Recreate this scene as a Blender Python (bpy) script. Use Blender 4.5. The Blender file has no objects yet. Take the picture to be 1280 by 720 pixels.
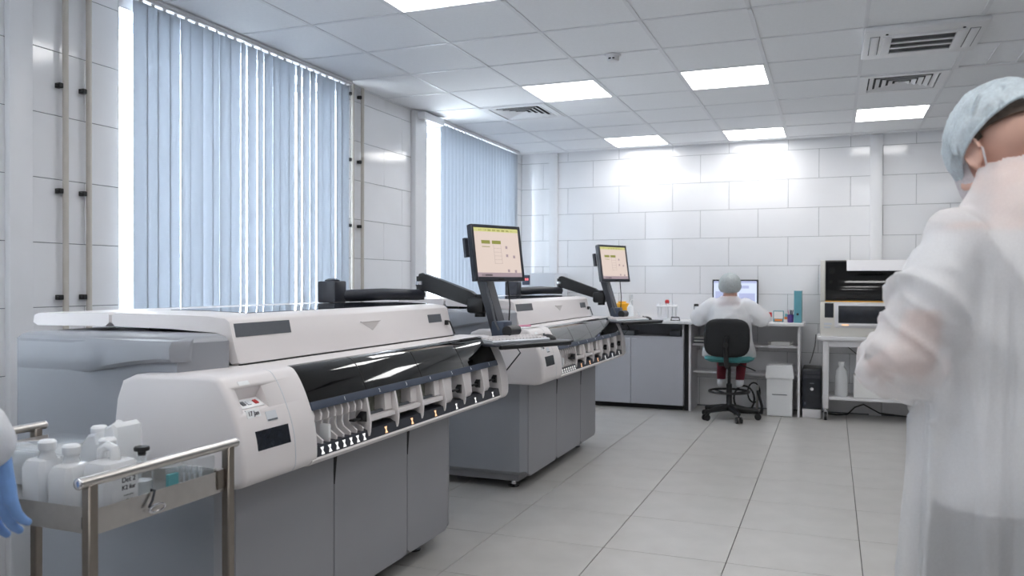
import bpy, bmesh, math, random
from mathutils import Vector, Matrix, Euler
random.seed(7)
R = math.radians
PI = math.pi
scn = bpy.context.scene
col = scn.collection

# ------------------------------------------------------------------ camera, sky, exposure
cam_d = bpy.data.cameras.new('camera')
cam = bpy.data.objects.new('camera', cam_d)
col.objects.link(cam)
cam_d.sensor_width = 36.0
cam_d.lens = 36.0 * 1017.8 / 1280
cam.location = (0, 0, 1.333)
cam.rotation_euler = (Euler((R(90 - .432), 0, R(21.455)), 'XYZ').to_matrix() @ Matrix.Rotation(R(.14), 3, 'Z')).to_euler()
cam_d.clip_start = .05
cam_d.dof.use_dof = True
cam_d.dof.focus_distance = 3.9
cam_d.dof.aperture_fstop = 4.5
scn.camera = cam

world = bpy.data.worlds.new('overcast_sky')
scn.world = world
world.use_nodes = True
bg = world.node_tree.nodes['Background']
bg.inputs[0].default_value = (.97, .985, 1.0, 1)
bg.inputs[1].default_value = 9.0
LED = 4.8
scn.view_settings.view_transform = 'Standard'
scn.view_settings.look = 'None'
scn.view_settings.exposure = 0.95
scn.view_settings.gamma = 1.0
scn.view_settings.use_curve_mapping = False
scn.cycles.max_bounces = 8
scn.cycles.transparent_max_bounces = 16
scn.cycles.caustics_reflective = False
scn.cycles.caustics_refractive = False

# ------------------------------------------------------------------ materials
MATS = {}
def srgb(r, g, b):
    f = lambda c: (c / 255 / 12.92) if c / 255 <= .04045 else ((c / 255 + .055) / 1.055) ** 2.4
    return (f(r), f(g), f(b), 1)

def mat(name, c, rough=.5, metal=0, spec=.5, noise=0, nscale=8, bump=0, bscale=60, coat=0, emit=None, estr=0):
    m = bpy.data.materials.new(name)
    m.use_nodes = True
    nt = m.node_tree
    b = nt.nodes['Principled BSDF']
    b.inputs['Base Color'].default_value = c
    b.inputs['Roughness'].default_value = rough
    b.inputs['Metallic'].default_value = metal
    b.inputs['Specular IOR Level'].default_value = spec
    b.inputs['Coat Weight'].default_value = coat
    if emit:
        b.inputs['Emission Color'].default_value = emit
        b.inputs['Emission Strength'].default_value = estr
    if noise or bump:
        tc = nt.nodes.new('ShaderNodeTexCoord')
    if noise:
        n = nt.nodes.new('ShaderNodeTexNoise')
        n.inputs['Scale'].default_value = nscale
        n.inputs['Detail'].default_value = 5
        nt.links.new(tc.outputs['Object'], n.inputs['Vector'])
        r = nt.nodes.new('ShaderNodeValToRGB')
        r.color_ramp.elements[0].position = .3
        r.color_ramp.elements[1].position = .7
        r.color_ramp.elements[0].color = [max(0, x * (1 - noise)) for x in c[:3]] + [1]
        r.color_ramp.elements[1].color = [min(1, x * (1 + noise)) for x in c[:3]] + [1]
        nt.links.new(n.outputs['Fac'], r.inputs['Fac'])
        nt.links.new(r.outputs['Color'], b.inputs['Base Color'])
    if bump:
        n2 = nt.nodes.new('ShaderNodeTexNoise')
        n2.inputs['Scale'].default_value = bscale
        n2.inputs['Detail'].default_value = 4
        nt.links.new(tc.outputs['Object'], n2.inputs['Vector'])
        bp = nt.nodes.new('ShaderNodeBump')
        bp.inputs['Strength'].default_value = bump
        bp.inputs['Distance'].default_value = .01
        nt.links.new(n2.outputs['Fac'], bp.inputs['Height'])
        nt.links.new(bp.outputs['Normal'], b.inputs['Normal'])
    MATS[name] = m
    return m

def mix_mat(name, build):
    m = bpy.data.materials.new(name)
    m.use_nodes = True
    nt = m.node_tree
    for n in list(nt.nodes):
        if n.type != 'OUTPUT_MATERIAL':
            nt.nodes.remove(n)
    out = nt.nodes['Material Output']
    nt.links.new(build(nt), out.inputs['Surface'])
    MATS[name] = m
    return m

def sh(nt, kind, color=None, rough=None):
    n = nt.nodes.new('ShaderNodeBsdf' + kind)
    if color: n.inputs['Color'].default_value = color
    if rough is not None: n.inputs['Roughness'].default_value = rough
    return n.outputs[0]

def mx(nt, a, b, fac):
    n = nt.nodes.new('ShaderNodeMixShader')
    if isinstance(fac, (int, float)): n.inputs[0].default_value = fac
    else: nt.links.new(fac, n.inputs[0])
    nt.links.new(a, n.inputs[1]); nt.links.new(b, n.inputs[2])
    return n.outputs[0]

def fresnel(nt, ior=1.45):
    """reflectance that grows towards grazing angles, the same from both sides of a thin pane"""
    n = nt.nodes.new('ShaderNodeLayerWeight'); n.inputs[0].default_value = .5
    p = nt.nodes.new('ShaderNodeMath'); p.operation = 'POWER'; p.inputs[1].default_value = 4
    nt.links.new(n.outputs['Facing'], p.inputs[0])
    r0 = ((ior - 1) / (ior + 1)) ** 2
    a = nt.nodes.new('ShaderNodeMath'); a.operation = 'MULTIPLY_ADD'; a.inputs[1].default_value = 1 - r0; a.inputs[2].default_value = r0
    nt.links.new(p.outputs[0], a.inputs[0])
    return a.outputs[0]

def clear(name, tint, ior=1.45, rough=.03, milky=0):
    def b(nt):
        base = sh(nt, 'Transparent', tint)
        if milky:
            base = mx(nt, base, mx(nt, sh(nt, 'Diffuse', tint), sh(nt, 'Translucent', tint), .45), milky)
        return mx(nt, base, sh(nt, 'Glossy', (1, 1, 1, 1), rough), fresnel(nt, ior))
    return mix_mat(name, b)

def cloth(name, c, transp, transl=.35, nscale=120, var=.12, crease=0, cscale=(9, 9, 5)):
    """thin non-woven fabric: partly see-through, partly scattering"""
    def b(nt):
        tc = nt.nodes.new('ShaderNodeTexCoord')
        n = nt.nodes.new('ShaderNodeTexNoise')
        n.inputs['Scale'].default_value = nscale; n.inputs['Detail'].default_value = 4
        nt.links.new(tc.outputs['Object'], n.inputs['Vector'])
        mr = nt.nodes.new('ShaderNodeMapRange')
        mr.inputs[1].default_value = .3; mr.inputs[2].default_value = .7
        mr.inputs[3].default_value = max(0, transp - var); mr.inputs[4].default_value = transp + var
        nt.links.new(n.outputs['Fac'], mr.inputs[0])
        df = sh(nt, 'Diffuse', c)
        if crease:
            mp = nt.nodes.new('ShaderNodeMapping'); mp.inputs['Scale'].default_value = cscale
            nt.links.new(tc.outputs['Object'], mp.inputs['Vector'])
            n3 = nt.nodes.new('ShaderNodeTexNoise'); n3.noise_type = 'RIDGED_MULTIFRACTAL'
            n3.inputs['Scale'].default_value = 1; n3.inputs['Detail'].default_value = 3; n3.inputs['Distortion'].default_value = .6
            nt.links.new(mp.outputs[0], n3.inputs['Vector'])
            bp = nt.nodes.new('ShaderNodeBump'); bp.inputs['Strength'].default_value = crease; bp.inputs['Distance'].default_value = .03
            nt.links.new(n3.outputs['Fac'], bp.inputs['Height'])
            nt.links.new(bp.outputs['Normal'], df.node.inputs['Normal'])
        d = mx(nt, df, sh(nt, 'Translucent', c), transl)
        d = mx(nt, d, sh(nt, 'Glossy', (1, 1, 1, 1), .45), .04)
        return mx(nt, d, sh(nt, 'Transparent', (1, 1, 1, 1)), mr.outputs[0])
    return mix_mat(name, b)

mat('tile', srgb(238, 239, 242), .10, spec=.55, noise=.015, nscale=3)
mat('grout', srgb(120, 124, 130), .8, noise=.1, nscale=30)
mat('floor_tile', srgb(186, 184, 181), .30, spec=.45, noise=.06, nscale=5, bump=.02, bscale=90)
mat('floor_grout', srgb(112, 110, 106), .85, noise=.12, nscale=30)
mat('ceiling_tile', srgb(240, 242, 245), .9, noise=.015, nscale=60, bump=.05, bscale=250)
mat('ceiling_bar', srgb(230, 232, 236), .5, noise=.01)
mat('plaster', srgb(236, 237, 240), .7, noise=.02, nscale=6)
mat('white_trim', srgb(232, 233, 236), .35, noise=.01)
mat('led', (1, 1, 1, 1), .5, emit=(1.0, .99, .98, 1), estr=LED)
mat('pipe_beige', srgb(198, 192, 184), .4, noise=.03, nscale=20)
mat('black_plastic', srgb(24, 25, 28), .42, noise=.15, nscale=30)
mat('charcoal_plastic', srgb(46, 49, 58), .4, noise=.08, nscale=30)
mat('slate_plastic', srgb(62, 72, 90), .45, noise=.05, nscale=20)
mat('machine_white', srgb(228, 223, 223), .38, noise=.01, nscale=4)
mat('machine_light', srgb(208, 212, 218), .42, noise=.01, nscale=4)
mat('machine_grey', srgb(152, 155, 161), .45, noise=.02, nscale=4)
mat('machine_base', srgb(146, 147, 152), .45, noise=.02, nscale=4)
mat('label_grey', srgb(88, 92, 98), .5, noise=.04, nscale=60)
mat('seam_dark', srgb(28, 29, 32), .7, noise=.1)
mat('metal', srgb(196, 192, 188), .28, metal=1, noise=.04, nscale=40)
mat('steel_dark', srgb(150, 142, 134), .34, metal=1, noise=.06, nscale=30)
mat('chrome', srgb(220, 220, 224), .12, metal=1, noise=.02)
mat('print_white', srgb(236, 238, 240), .6, noise=.01)
mat('print_dark', srgb(50, 48, 60), .7, noise=.05)
mat('print_red', srgb(190, 40, 40), .6, noise=.05)
mat('lamp_white', (.1, .1, .1, 1), .5, emit=(1, 1, 1, 1), estr=.6, noise=0)
mat('lamp_amber', (.1, .06, .03, 1), .5, emit=(1, .55, .30, 1), estr=.8)
mat('lamp_red', (1, .2, .2, 1), .5, emit=(1, .12, .12, 1), estr=1.2)
mat('screen_cream', (.02, .02, .02, 1), .3, emit=srgb(224, 206, 196), estr=.52)
mat('screen_yellow', (.02, .02, .02, 1), .3, emit=srgb(214, 212, 140), estr=.5)
mat('screen_olive', (.02, .02, .02, 1), .3, emit=srgb(150, 152, 70), estr=.45)
mat('screen_mauve', (.02, .02, .02, 1), .3, emit=srgb(168, 150, 158), estr=.5)
mat('screen_line', (.02, .02, .02, 1), .3, emit=srgb(190, 176, 172), estr=.5)
mat('screen_ink', (.02, .02, .02, 1), .3, emit=srgb(60, 54, 58), estr=.8)
mat('screen_blue', (.02, .02, .02, 1), .3, emit=srgb(205, 216, 240), estr=.6)
mat('screen_lilac', (.02, .02, .02, 1), .3, emit=srgb(176, 184, 222), estr=.55)
mat('display_dark', srgb(34, 38, 46), .2, noise=.15, nscale=25)
mat('desk_white', srgb(222, 221, 224), .45, noise=.015, nscale=6)
mat('desk_grey', srgb(186, 187, 194), .5, noise=.015, nscale=6)
mat('worktop', srgb(226, 226, 228), .35, noise=.01)
mat('chair_black', srgb(20, 22, 25), .8, noise=.2, nscale=60, bump=.1, bscale=300)
mat('seat_teal', srgb(64, 128, 130), .8, noise=.08, nscale=60, bump=.1, bscale=300)
mat('binder_teal', srgb(96, 158, 172), .5, noise=.04, nscale=20)
mat('paper', srgb(236, 236, 234), .8, noise=.02)
mat('yellow_plastic', srgb(250, 184, 40), .4, noise=.04)
mat('red_plastic', srgb(196, 36, 40), .4, noise=.04)
mat('purple_plastic', srgb(84, 60, 130), .4, noise=.15)
mat('orange_plastic', srgb(232, 140, 70), .4, noise=.08)
mat('pink_plastic', srgb(222, 150, 176), .5, noise=.05)
mat('device_cream', srgb(222, 219, 212), .45, noise=.015)
mat('grip_shade', srgb(206, 200, 199), .4, noise=.01)  # shade of the lid's grip pocket, put into a darker colour
mat('skin', srgb(222, 178, 160), .5, noise=.05, nscale=20)
mat('hair', srgb(84, 70, 60), .7, noise=.3, nscale=120)
mat('scrub_white', srgb(242, 243, 246), .85, noise=.04, nscale=20)
mat('trouser_dark', srgb(34, 37, 46), .85, noise=.25, nscale=30)
mat('maroon', srgb(110, 34, 48), .85, noise=.1, nscale=30)
mat('glove_blue', srgb(122, 162, 220), .4, noise=.06, nscale=40, bump=.15, bscale=90)
mat('shoe_white', srgb(225, 225, 228), .5, noise=.03)
mat('eye', srgb(240, 240, 238), .15, noise=.02)
mat('hdpe', srgb(236, 238, 240), .35, noise=.02)
mat('teal_label', srgb(116, 192, 200), .5, noise=.04)
mat('foliage_none', srgb(120, 120, 120), .5)
mat('bay_glass', srgb(132, 134, 122), .12, spec=.6, noise=.35, nscale=40)
cloth('gown', (.97, .975, .99, 1), .38, .30, nscale=260, var=.02, crease=.28, cscale=(9, 9, 5))
cloth('gown_thick', (.94, .95, .97, 1), .05, .30, nscale=260, var=.03, crease=.3, cscale=(12, 12, 9))
cloth('cap_blue', (.76, .87, .94, 1), .10, .25, nscale=160, var=.08, crease=1.0, cscale=(18, 40, 18))
cloth('cap_grey', (.55, .62, .64, 1), .10, .35, nscale=90, var=.1)
cloth('mask_fabric', (.86, .84, .88, 1), .05, .4)
clear('glass', (.93, .97, 1.0, 1))
clear('smoked_glass', (.12, .135, .14, 1), 1.5, .04)
clear('hood_glass', (.34, .35, .36, 1), 1.5, .04)
clear('lid_glass', (.20, .23, .26, 1), 1.55, .02)
clear('acrylic', (.93, .95, .96, 1), 1.3, .05, milky=.10)
clear('milky', (.97, .98, .99, 1), 1.4, .25, milky=.95)

def blind_mat(nt):
    c = (.35, .375, .41, 1)
    return mx(nt, sh(nt, 'Diffuse', (.66, .70, .75, 1)), sh(nt, 'Translucent', c), .5)
mix_mat('blind_fabric', blind_mat)
def brick_wall(nt):
    tc = nt.nodes.new('ShaderNodeTexCoord')
    mp = nt.nodes.new('ShaderNodeMapping'); mp.inputs['Rotation'].default_value = (R(90), 0, R(90))
    nt.links.new(tc.outputs['Object'], mp.inputs['Vector'])
    bt = nt.nodes.new('ShaderNodeTexBrick')
    bt.inputs['Scale'].default_value = 1; bt.inputs['Brick Width'].default_value = .6; bt.inputs['Row Height'].default_value = .3
    bt.inputs['Mortar Size'].default_value = .002
    bt.inputs['Color1'].default_value = bt.inputs['Color2'].default_value = srgb(238, 239, 242)
    bt.inputs['Mortar'].default_value = srgb(120, 124, 130)
    nt.links.new(mp.outputs[0], bt.inputs['Vector'])
    p = nt.nodes.new('ShaderNodeBsdfPrincipled'); p.inputs['Roughness'].default_value = .12
    nt.links.new(bt.outputs['Color'], p.inputs['Base Color'])
    return p.outputs[0]
mix_mat('tiled_far_wall', brick_wall)

# ------------------------------------------------------------------ mesh helpers
class MB:
    def __init__(s):
        s.v = []; s.f = []
    def add(s, vs, fs):
        o = len(s.v)
        s.v += [tuple(x) for x in vs]
        s.f += [tuple(i + o for i in f) for f in fs]
        return s
    def box(s, x0, x1, y0, y1, z0, z1):
        x0, x1 = min(x0, x1), max(x0, x1); y0, y1 = min(y0, y1), max(y0, y1); z0, z1 = min(z0, z1), max(z0, z1)
        vs = [(x, y, z) for z in (z0, z1) for y in (y0, y1) for x in (x0, x1)]
        return s.add(vs, [(0, 2, 3, 1), (4, 5, 7, 6), (0, 1, 5, 4), (1, 3, 7, 5), (3, 2, 6, 7), (2, 0, 4, 6)])
    def rbox(s, x0, x1, y0, y1, z0, z1, r=.01, seg=2):
        x0, x1 = min(x0, x1), max(x0, x1); y0, y1 = min(y0, y1), max(y0, y1); z0, z1 = min(z0, z1), max(z0, z1)
        r = min(r, .49 * (x1 - x0), .49 * (y1 - y0), .49 * (z1 - z0))
        bm = bmesh.new()
        m = Matrix.Translation(((x0 + x1) / 2, (y0 + y1) / 2, (z0 + z1) / 2)) @ Matrix.Diagonal((x1 - x0, y1 - y0, z1 - z0, 1))
        bmesh.ops.create_cube(bm, size=1, matrix=m)
        bmesh.ops.bevel(bm, geom=bm.edges[:], offset=r, segments=seg, affect='EDGES', profile=.5)
        return s.bm(bm)
    def bm(s, bm):
        bm.verts.index_update()
        s.add([v.co[:] for v in bm.verts], [[v.index for v in f.verts] for f in bm.faces])
        bm.free()
        return s
    def prism(s, prof, a0, a1, axis='y', inset=None):
        """prof: 2-D loop. axis y: (x,z) loop run along y; x: (y,z); z: (x,y). inset: [(a, inset)] sections"""
        secs = inset or [(a0, 0), (a1, 0)]
        n = len(prof)
        area = sum(prof[i][0] * prof[(i + 1) % n][1] - prof[(i + 1) % n][0] * prof[i][1] for i in range(n))
        sg = 1 if area > 0 else -1
        def off(d):
            out = []
            for i in range(n):
                p, q, w = Vector(prof[i - 1]), Vector(prof[i]), Vector(prof[(i + 1) % n])
                e1 = (q - p).normalized(); e2 = (w - q).normalized()
                n1 = Vector((-e1.y, e1.x)) * sg; n2 = Vector((-e2.y, e2.x)) * sg
                b = (n1 + n2)
                b = b / max(.4, b.length_squared / 2) if b.length > 1e-6 else n1
                out.append(q + b * d)
            return out
        vs = []
        for a, d in secs:
            for x, y in (off(d) if d else [Vector(p) for p in prof]):
                vs.append({'y': (x, a, y), 'x': (a, x, y), 'z': (x, y, a)}[axis])
        fs = []
        for k in range(len(secs) - 1):
            for i in range(n):
                j = (i + 1) % n
                fs.append((k * n + i, k * n + j, (k + 1) * n + j, (k + 1) * n + i))
        fs.append(tuple(range(n))); fs.append(tuple((len(secs) - 1) * n + i for i in reversed(range(n))))
        return s.add(vs, fs)
    def cyl(s, p0, p1, r0, r1=None, n=16):
        r1 = r0 if r1 is None else r1
        p0, p1 = Vector(p0), Vector(p1)
        return s.tube([p0, p1], [r0, r1], n)
    def tube(s, pts, r, n=10, closed=False):
        pts = [Vector(p) for p in pts]
        rs = r if isinstance(r, (list, tuple)) else [r] * len(pts)
        vs = []
        up = None
        m = len(pts)
        for i, p in enumerate(pts):
            if closed: t = pts[(i + 1) % m] - pts[i - 1]
            else: t = pts[min(i + 1, m - 1)] - pts[max(i - 1, 0)]
            t.normalize()
            if up is None:
                up = Vector((0, 0, 1)) if abs(t.z) < .9 else Vector((1, 0, 0))
            a = t.cross(up).normalized(); b = a.cross(t); up = b
            for k in range(n):
                w = 2 * PI * k / n
                vs.append(p + (a * math.cos(w) + b * math.sin(w)) * rs[i])
        fs = []
        for i in range(m if closed else m - 1):
            i2 = (i + 1) % m
            for k in range(n):
                fs.append((i * n + k, i * n + (k + 1) % n, i2 * n + (k + 1) % n, i2 * n + k))
        if not closed:
            fs.append(tuple(reversed(range(n)))); fs.append(tuple((m - 1) * n + k for k in range(n)))
        return s.add(vs, fs)
    def lathe(s, prof, c=(0, 0, 0), n=24, sx=1, sy=1):
        """prof (r, z) from bottom to top round the z axis at c"""
        vs = []
        for r, z in prof:
            for k in range(n):
                w = 2 * PI * k / n
                vs.append((c[0] + r * math.cos(w) * sx, c[1] + r * math.sin(w) * sy, c[2] + z))
        fs = []
        for i in range(len(prof) - 1):
            for k in range(n):
                fs.append((i * n + k, i * n + (k + 1) % n, (i + 1) * n + (k + 1) % n, (i + 1) * n + k))
        fs.append(tuple(reversed(range(n)))); fs.append(tuple((len(prof) - 1) * n + k for k in range(n)))
        return s.add(vs, fs)
    def ell(s, c, r, rot=None, n=16):
        bm = bmesh.new()
        m = Matrix.Translation(c) @ (rot.to_4x4() if rot else Matrix.Identity(4)) @ Matrix.Diagonal((r[0], r[1], r[2], 1))
        bmesh.ops.create_uvsphere(bm, u_segments=n, v_segments=max(6, n * 2 // 3), radius=1, matrix=m)
        return s.bm(bm)
    def cap(s, p0, r0, p1, r1, n=12):
        """tapered capsule"""
        p0, p1 = Vector(p0), Vector(p1)
        s.ell(p0, (r0,) * 3, n=n); s.ell(p1, (r1,) * 3, n=n)
        if (p1 - p0).length > 1e-5: s.tube([p0, p1], [r0, r1], n)
        return s
    def xf(s, m):
        s.v = [tuple(m @ Vector(v)) for v in s.v]
        return s
    def mesh(s, name, smooth=True):
        me = bpy.data.meshes.new(name)
        me.from_pydata(s.v, [], s.f)
        bm = bmesh.new(); bm.from_mesh(me)
        bmesh.ops.recalc_face_normals(bm, faces=bm.faces[:])
        bm.to_mesh(me); bm.free()
        if smooth:
            me.set_sharp_from_angle(angle=R(38)) if hasattr(me, 'set_sharp_from_angle') else None
            me.polygons.foreach_set('use_smooth', [True] * len(me.polygons))
            if hasattr(me, 'set_sharp_from_angle'): me.set_sharp_from_angle(angle=R(38))
        me.update()
        return me

def sstep(a, b, x):
    t = max(0, min(1, (x - a) / (b - a))); return t * t * (3 - 2 * t)

def wpos(o):
    p = Vector((0, 0, 0))
    while o is not None:
        p += Vector(o.location); o = o.parent
    return p

def tag(o, label, cat, group=None, kind=None):
    if label: o['label'] = label
    if cat: o['category'] = cat
    if group: o['group'] = group
    if kind: o['kind'] = kind
    return o

def thing(name, label, cat, loc=(0, 0, 0), group=None, rotz=0):
    o = bpy.data.objects.new(name, None)
    o.empty_display_size = .1
    col.objects.link(o)
    o.location = loc
    o.rotation_euler = (0, 0, rotz)
    return tag(o, label, cat, group)

def link(name, me, m, parent=None, loc=(0, 0, 0)):
    o = bpy.data.objects.new(name, me)
    col.objects.link(o)
    o.location = loc
    if m:
        me.materials.clear(); me.materials.append(MATS[m])
    if parent is not None: o.parent = parent
    return o

def part(name, mb, m, parent, local=False, label=None, smooth=True):
    """mb in world coordinates (or the parent's own when local)"""
    if not local:
        w = wpos(parent)
        mb.v = [(x - w.x, y - w.y, z - w.z) for x, y, z in mb.v]
    o = link(name, mb.mesh(name, smooth), m, parent)
    if label: o['label'] = label
    return o

def single(name, mb, m, label, cat, group=None, origin=None, kind=None):
    """a thing made of one mesh, coordinates in the world; origin at the base centre"""
    if origin is None:
        xs = [v[0] for v in mb.v]; ys = [v[1] for v in mb.v]; zs = [v[2] for v in mb.v]
        origin = ((min(xs) + max(xs)) / 2, (min(ys) + max(ys)) / 2, min(zs))
    mb.v = [(x - origin[0], y - origin[1], z - origin[2]) for x, y, z in mb.v]
    o = link(name, mb.mesh(name), m, None, origin)
    return tag(o, label, cat, group, kind)

def struct(name, mb, m, label=None):
    o = link(name, mb.mesh(name), m)
    o['kind'] = 'structure'
    if label: o['label'] = label
    return o

def copy_tree(o, parent=None):
    c = o.copy(); col.objects.link(c); c.parent = parent
    for ch in list(o.children): copy_tree(ch, c)
    return c

def text_mesh(s, size, depth=.0006, font_bold=False):
    cu = bpy.data.curves.new('lettering', 'FONT')
    cu.body = s; cu.size = size; cu.extrude = depth; cu.align_x = 'CENTER'; cu.align_y = 'CENTER'
    t = bpy.data.objects.new('lettering', cu)
    col.objects.link(t)
    me = bpy.data.meshes.new_from_object(t.evaluated_get(bpy.context.evaluated_depsgraph_get()))
    bpy.data.objects.remove(t); bpy.data.curves.remove(cu)
    return me

def lettering(name, s, size, m, parent, pos, xdir, updir):
    """flat print: pos, reading direction and up direction in the world"""
    me = text_mesh(s, size)
    x = Vector(xdir).normalized(); u = Vector(updir).normalized(); n = x.cross(u)
    M = Matrix((x, u, n)).transposed()
    w = wpos(parent)
    for v in me.vertices: v.co = M @ v.co + Vector(pos) - w
    return link(name, me, m, parent)

def blob(mb, voxel, smooth_it=6, name='body'):
    """union of closed shapes grown into one continuous skin"""
    me = bpy.data.meshes.new('t'); me.from_pydata(mb.v, [], mb.f)
    o = bpy.data.objects.new('t', me); col.objects.link(o)
    r = o.modifiers.new('r', 'REMESH'); r.mode = 'VOXEL'; r.voxel_size = voxel
    s = o.modifiers.new('s', 'SMOOTH'); s.factor = .5; s.iterations = smooth_it
    out = bpy.data.meshes.new_from_object(o.evaluated_get(bpy.context.evaluated_depsgraph_get()))
    bpy.data.objects.remove(o); bpy.data.meshes.remove(me)
    out.name = name
    out.polygons.foreach_set('use_smooth', [True] * len(out.polygons))
    return out

# ------------------------------------------------------------------ the room
XW, YB, ZC = -3.4, 8.95, 2.818          # window wall, back wall, ceiling
XR, YN = 2.7, -2.2                      # right wall, wall behind the camera
WIN = [(-.20, 1.86), (3.145, 5.20), (6.49, 8.60)]     # window openings; the unseen first one is added for side light
WZ0, WZ1 = .86, 2.74

mb = MB().box(XW - .3, XR + .2, YN - .2, YB + .2, -.15, -.006)
floor = struct('floor', mb, 'floor_grout', 'pale grey square floor tiles')
mb = MB().box(XW - .3, XR + .2, YN - .2, YB + .2, ZC + .02, ZC + .2)
ceiling = struct('ceiling', mb, 'plaster', 'suspended ceiling of white square panels')
mb = MB().box(XW - .3, XR + .2, YB + .006, YB + .2, -.006, ZC + .02)
wall_back = struct('wall_back', mb, 'grout', 'wall of glossy white rectangular tiles in running bond')
mb = MB().box(XR, XR + .2, YN, YB + .006, -.006, ZC + .02)
struct('wall_right', mb, 'tiled_far_wall')
mb = MB().box(XW - .3, XR + .2, YN - .2, YN, -.006, ZC + .02)
struct('wall_near', mb, 'plaster')
mb = MB()
xs0, xs1 = XW - .3, XW - .006
ys = [YN] + [a for w in WIN for a in w] + [YB + .006]
for i in range(0, len(ys), 2): mb.box(xs0, xs1, ys[i], ys[i + 1], -.006, ZC + .02)
for a, b in WIN:
    mb.box(xs0, xs1, a, b, -.006, WZ0); mb.box(xs0, xs1, a, b, WZ1, ZC + .02)
wall_left = struct('wall_left', mb, 'grout', 'window wall of glossy white rectangular tiles')

def piece(cache, key, maker):
    if key not in cache: cache[key] = maker()
    return cache[key]

def flat_tile(w, h, t, bev, axis, m):
    """tile w x h proud by t; axis = normal"""
    b = MB()
    if axis == 'z':   b.rbox(-w / 2, w / 2, -h / 2, h / 2, -t, 0, bev, 1)
    elif axis == 'y': b.rbox(-w / 2, w / 2, 0, t, -h / 2, h / 2, bev, 1)
    else:             b.rbox(-t, 0, -w / 2, w / 2, -h / 2, h / 2, bev, 1)
    me = b.mesh('tile', smooth=False)
    me.materials.append(MATS[m])
    return me

def tiles_on(parent, rects, axis, plane, m, t, gap, name):
    cache = {}
    for a0, a1, b0, b1 in rects:
        w, h = round(a1 - a0 - gap, 4), round(b1 - b0 - gap, 4)
        if w < .012 or h < .012: continue
        me = piece(cache, (w, h), lambda: flat_tile(w, h, t, .0012, axis, m))
        ca, cb = (a0 + a1) / 2, (b0 + b1) / 2
        loc = {'z': (ca, cb, plane), 'y': (ca, plane, cb), 'x': (plane, ca, cb)}[axis]
        o = bpy.data.objects.new(name, me); col.objects.link(o); o.parent = parent; o.location = loc

def grid_rects(a_min, a_max, w, phase, b_lines, stagger, holes=()):
    out = []
    for k in range(len(b_lines) - 1):
        ph = phase + (stagger if k % 2 else 0)
        i0 = math.floor((a_min - ph) / w)
        a = ph + i0 * w
        while a < a_max - 1e-6:
            r = [(max(a, a_min), min(a + w, a_max), b_lines[k], b_lines[k + 1])]
            for h in holes:
                nr = []
                for x0, x1, z0, z1 in r:
                    if x1 <= h[0] or x0 >= h[1] or z1 <= h[2] or z0 >= h[3]:
                        nr.append((x0, x1, z0, z1)); continue
                    if x0 < h[0]: nr.append((x0, h[0], z0, z1))
                    if x1 > h[1]: nr.append((h[1], x1, z0, z1))
                    m0, m1 = max(x0, h[0]), min(x1, h[1])
                    if z0 < h[2]: nr.append((m0, m1, z0, h[2]))
                    if z1 > h[3]: nr.append((m0, m1, h[3], z1))
                r = nr
            out += r
            a += w
    return out

zl = [.01 + .3 * k for k in range(10)] + [ZC + .015]
# back wall: odd rows are shifted by half a tile
tiles_on(wall_back, grid_rects(XW, 2.2, .6, -.13, zl, .3), 'y', YB, 'tile', .006, .003, 'tile')
holes = [(a, b, WZ0, WZ1) for a, b in WIN]
tiles_on(wall_left, grid_rects(1.9, 4.2, .6, 2.94 - .3, zl, .3, holes) + grid_rects(4.2, YB, .6, 5.795 - .3, zl, .3, holes), 'x', XW, 'tile', .006, .003, 'tile')
# floor tiles
FX, FY = -1.0626, 3.9653
fr = []
for i in range(-4, 6):
    for j in range(-6, 9):
        x0, y0 = FX + .6 * i, FY + .6 * j
        x0c, x1c, y0c, y1c = max(x0, XW), min(x0 + .6, XR), max(y0, YN), min(y0 + .6, YB)
        if x1c - x0c > .02 and y1c - y0c > .02: fr.append((x0c, x1c, y0c, y1c))
tiles_on(floor, fr, 'z', 0, 'floor_tile', .006, .004, 'tile')
# ceiling: white bars in a square grid, panels laid in between
CX, CY = -2.2262, 4.5894
lights = {(0, 2), (2, 2), (0, 6), (2, 6), (4, 5), (0, -2), (2, -2), (4, 1), (4, -2), (0, -6), (2, -6), (4, -6), (4, -10), (0, -10), (2, -10), (6, 2), (6, -2), (6, -6)}  # unseen panels in the two right columns are added for more light
vents = {(-1, 3), (4, 3)}
cassette = (4, 1.0)
lights.discard((4, 1))
special = set(lights) | vents | {(4, 1)} | {(5, 2)}
cr = []
for i in range(-2, 9):
    for j in range(-12, 8):
        if (i, j) in special: continue
        x0, y0 = CX + .6 * i, CY + .6 * j
        x0c, x1c, y0c, y1c = max(x0, XW), min(x0 + .6, XR), max(y0, YN), min(y0 + .6, YB)
        if x1c - x0c > .03 and y1c - y0c > .03: cr.append((x0c, x1c, y0c, y1c))
cache = {}
for x0, x1, y0, y1 in cr:
    w, h = round(x1 - x0 - .014, 4), round(y1 - y0 - .014, 4)
    me = piece(cache, (w, h), lambda: flat_tile(w, h, .012, .002, 'z', 'ceiling_tile'))
    o = bpy.data.objects.new('panel', me); col.objects.link(o); o.parent = ceiling; o.location = ((x0 + x1) / 2, (y0 + y1) / 2, ZC + .016)
for i in range(-1, 9):
    x = CX + .6 * i
    if XW + .05 < x < XR: part('grid_bar', MB().box(x - .012, x + .012, YN, YB, ZC, ZC + .004), 'ceiling_bar', ceiling, smooth=False)
for j in range(-11, 8):
    y = CY + .6 * j
    if YN < y < YB - .02: part('grid_bar', MB().box(XW, XR, y - .012, y + .012, ZC, ZC + .0035), 'ceiling_bar', ceiling, smooth=False)
part('wall_angle', MB().box(XW, XW + .02, YN, YB, ZC - .002, ZC + .004), 'ceiling_bar', ceiling, smooth=False)
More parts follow.
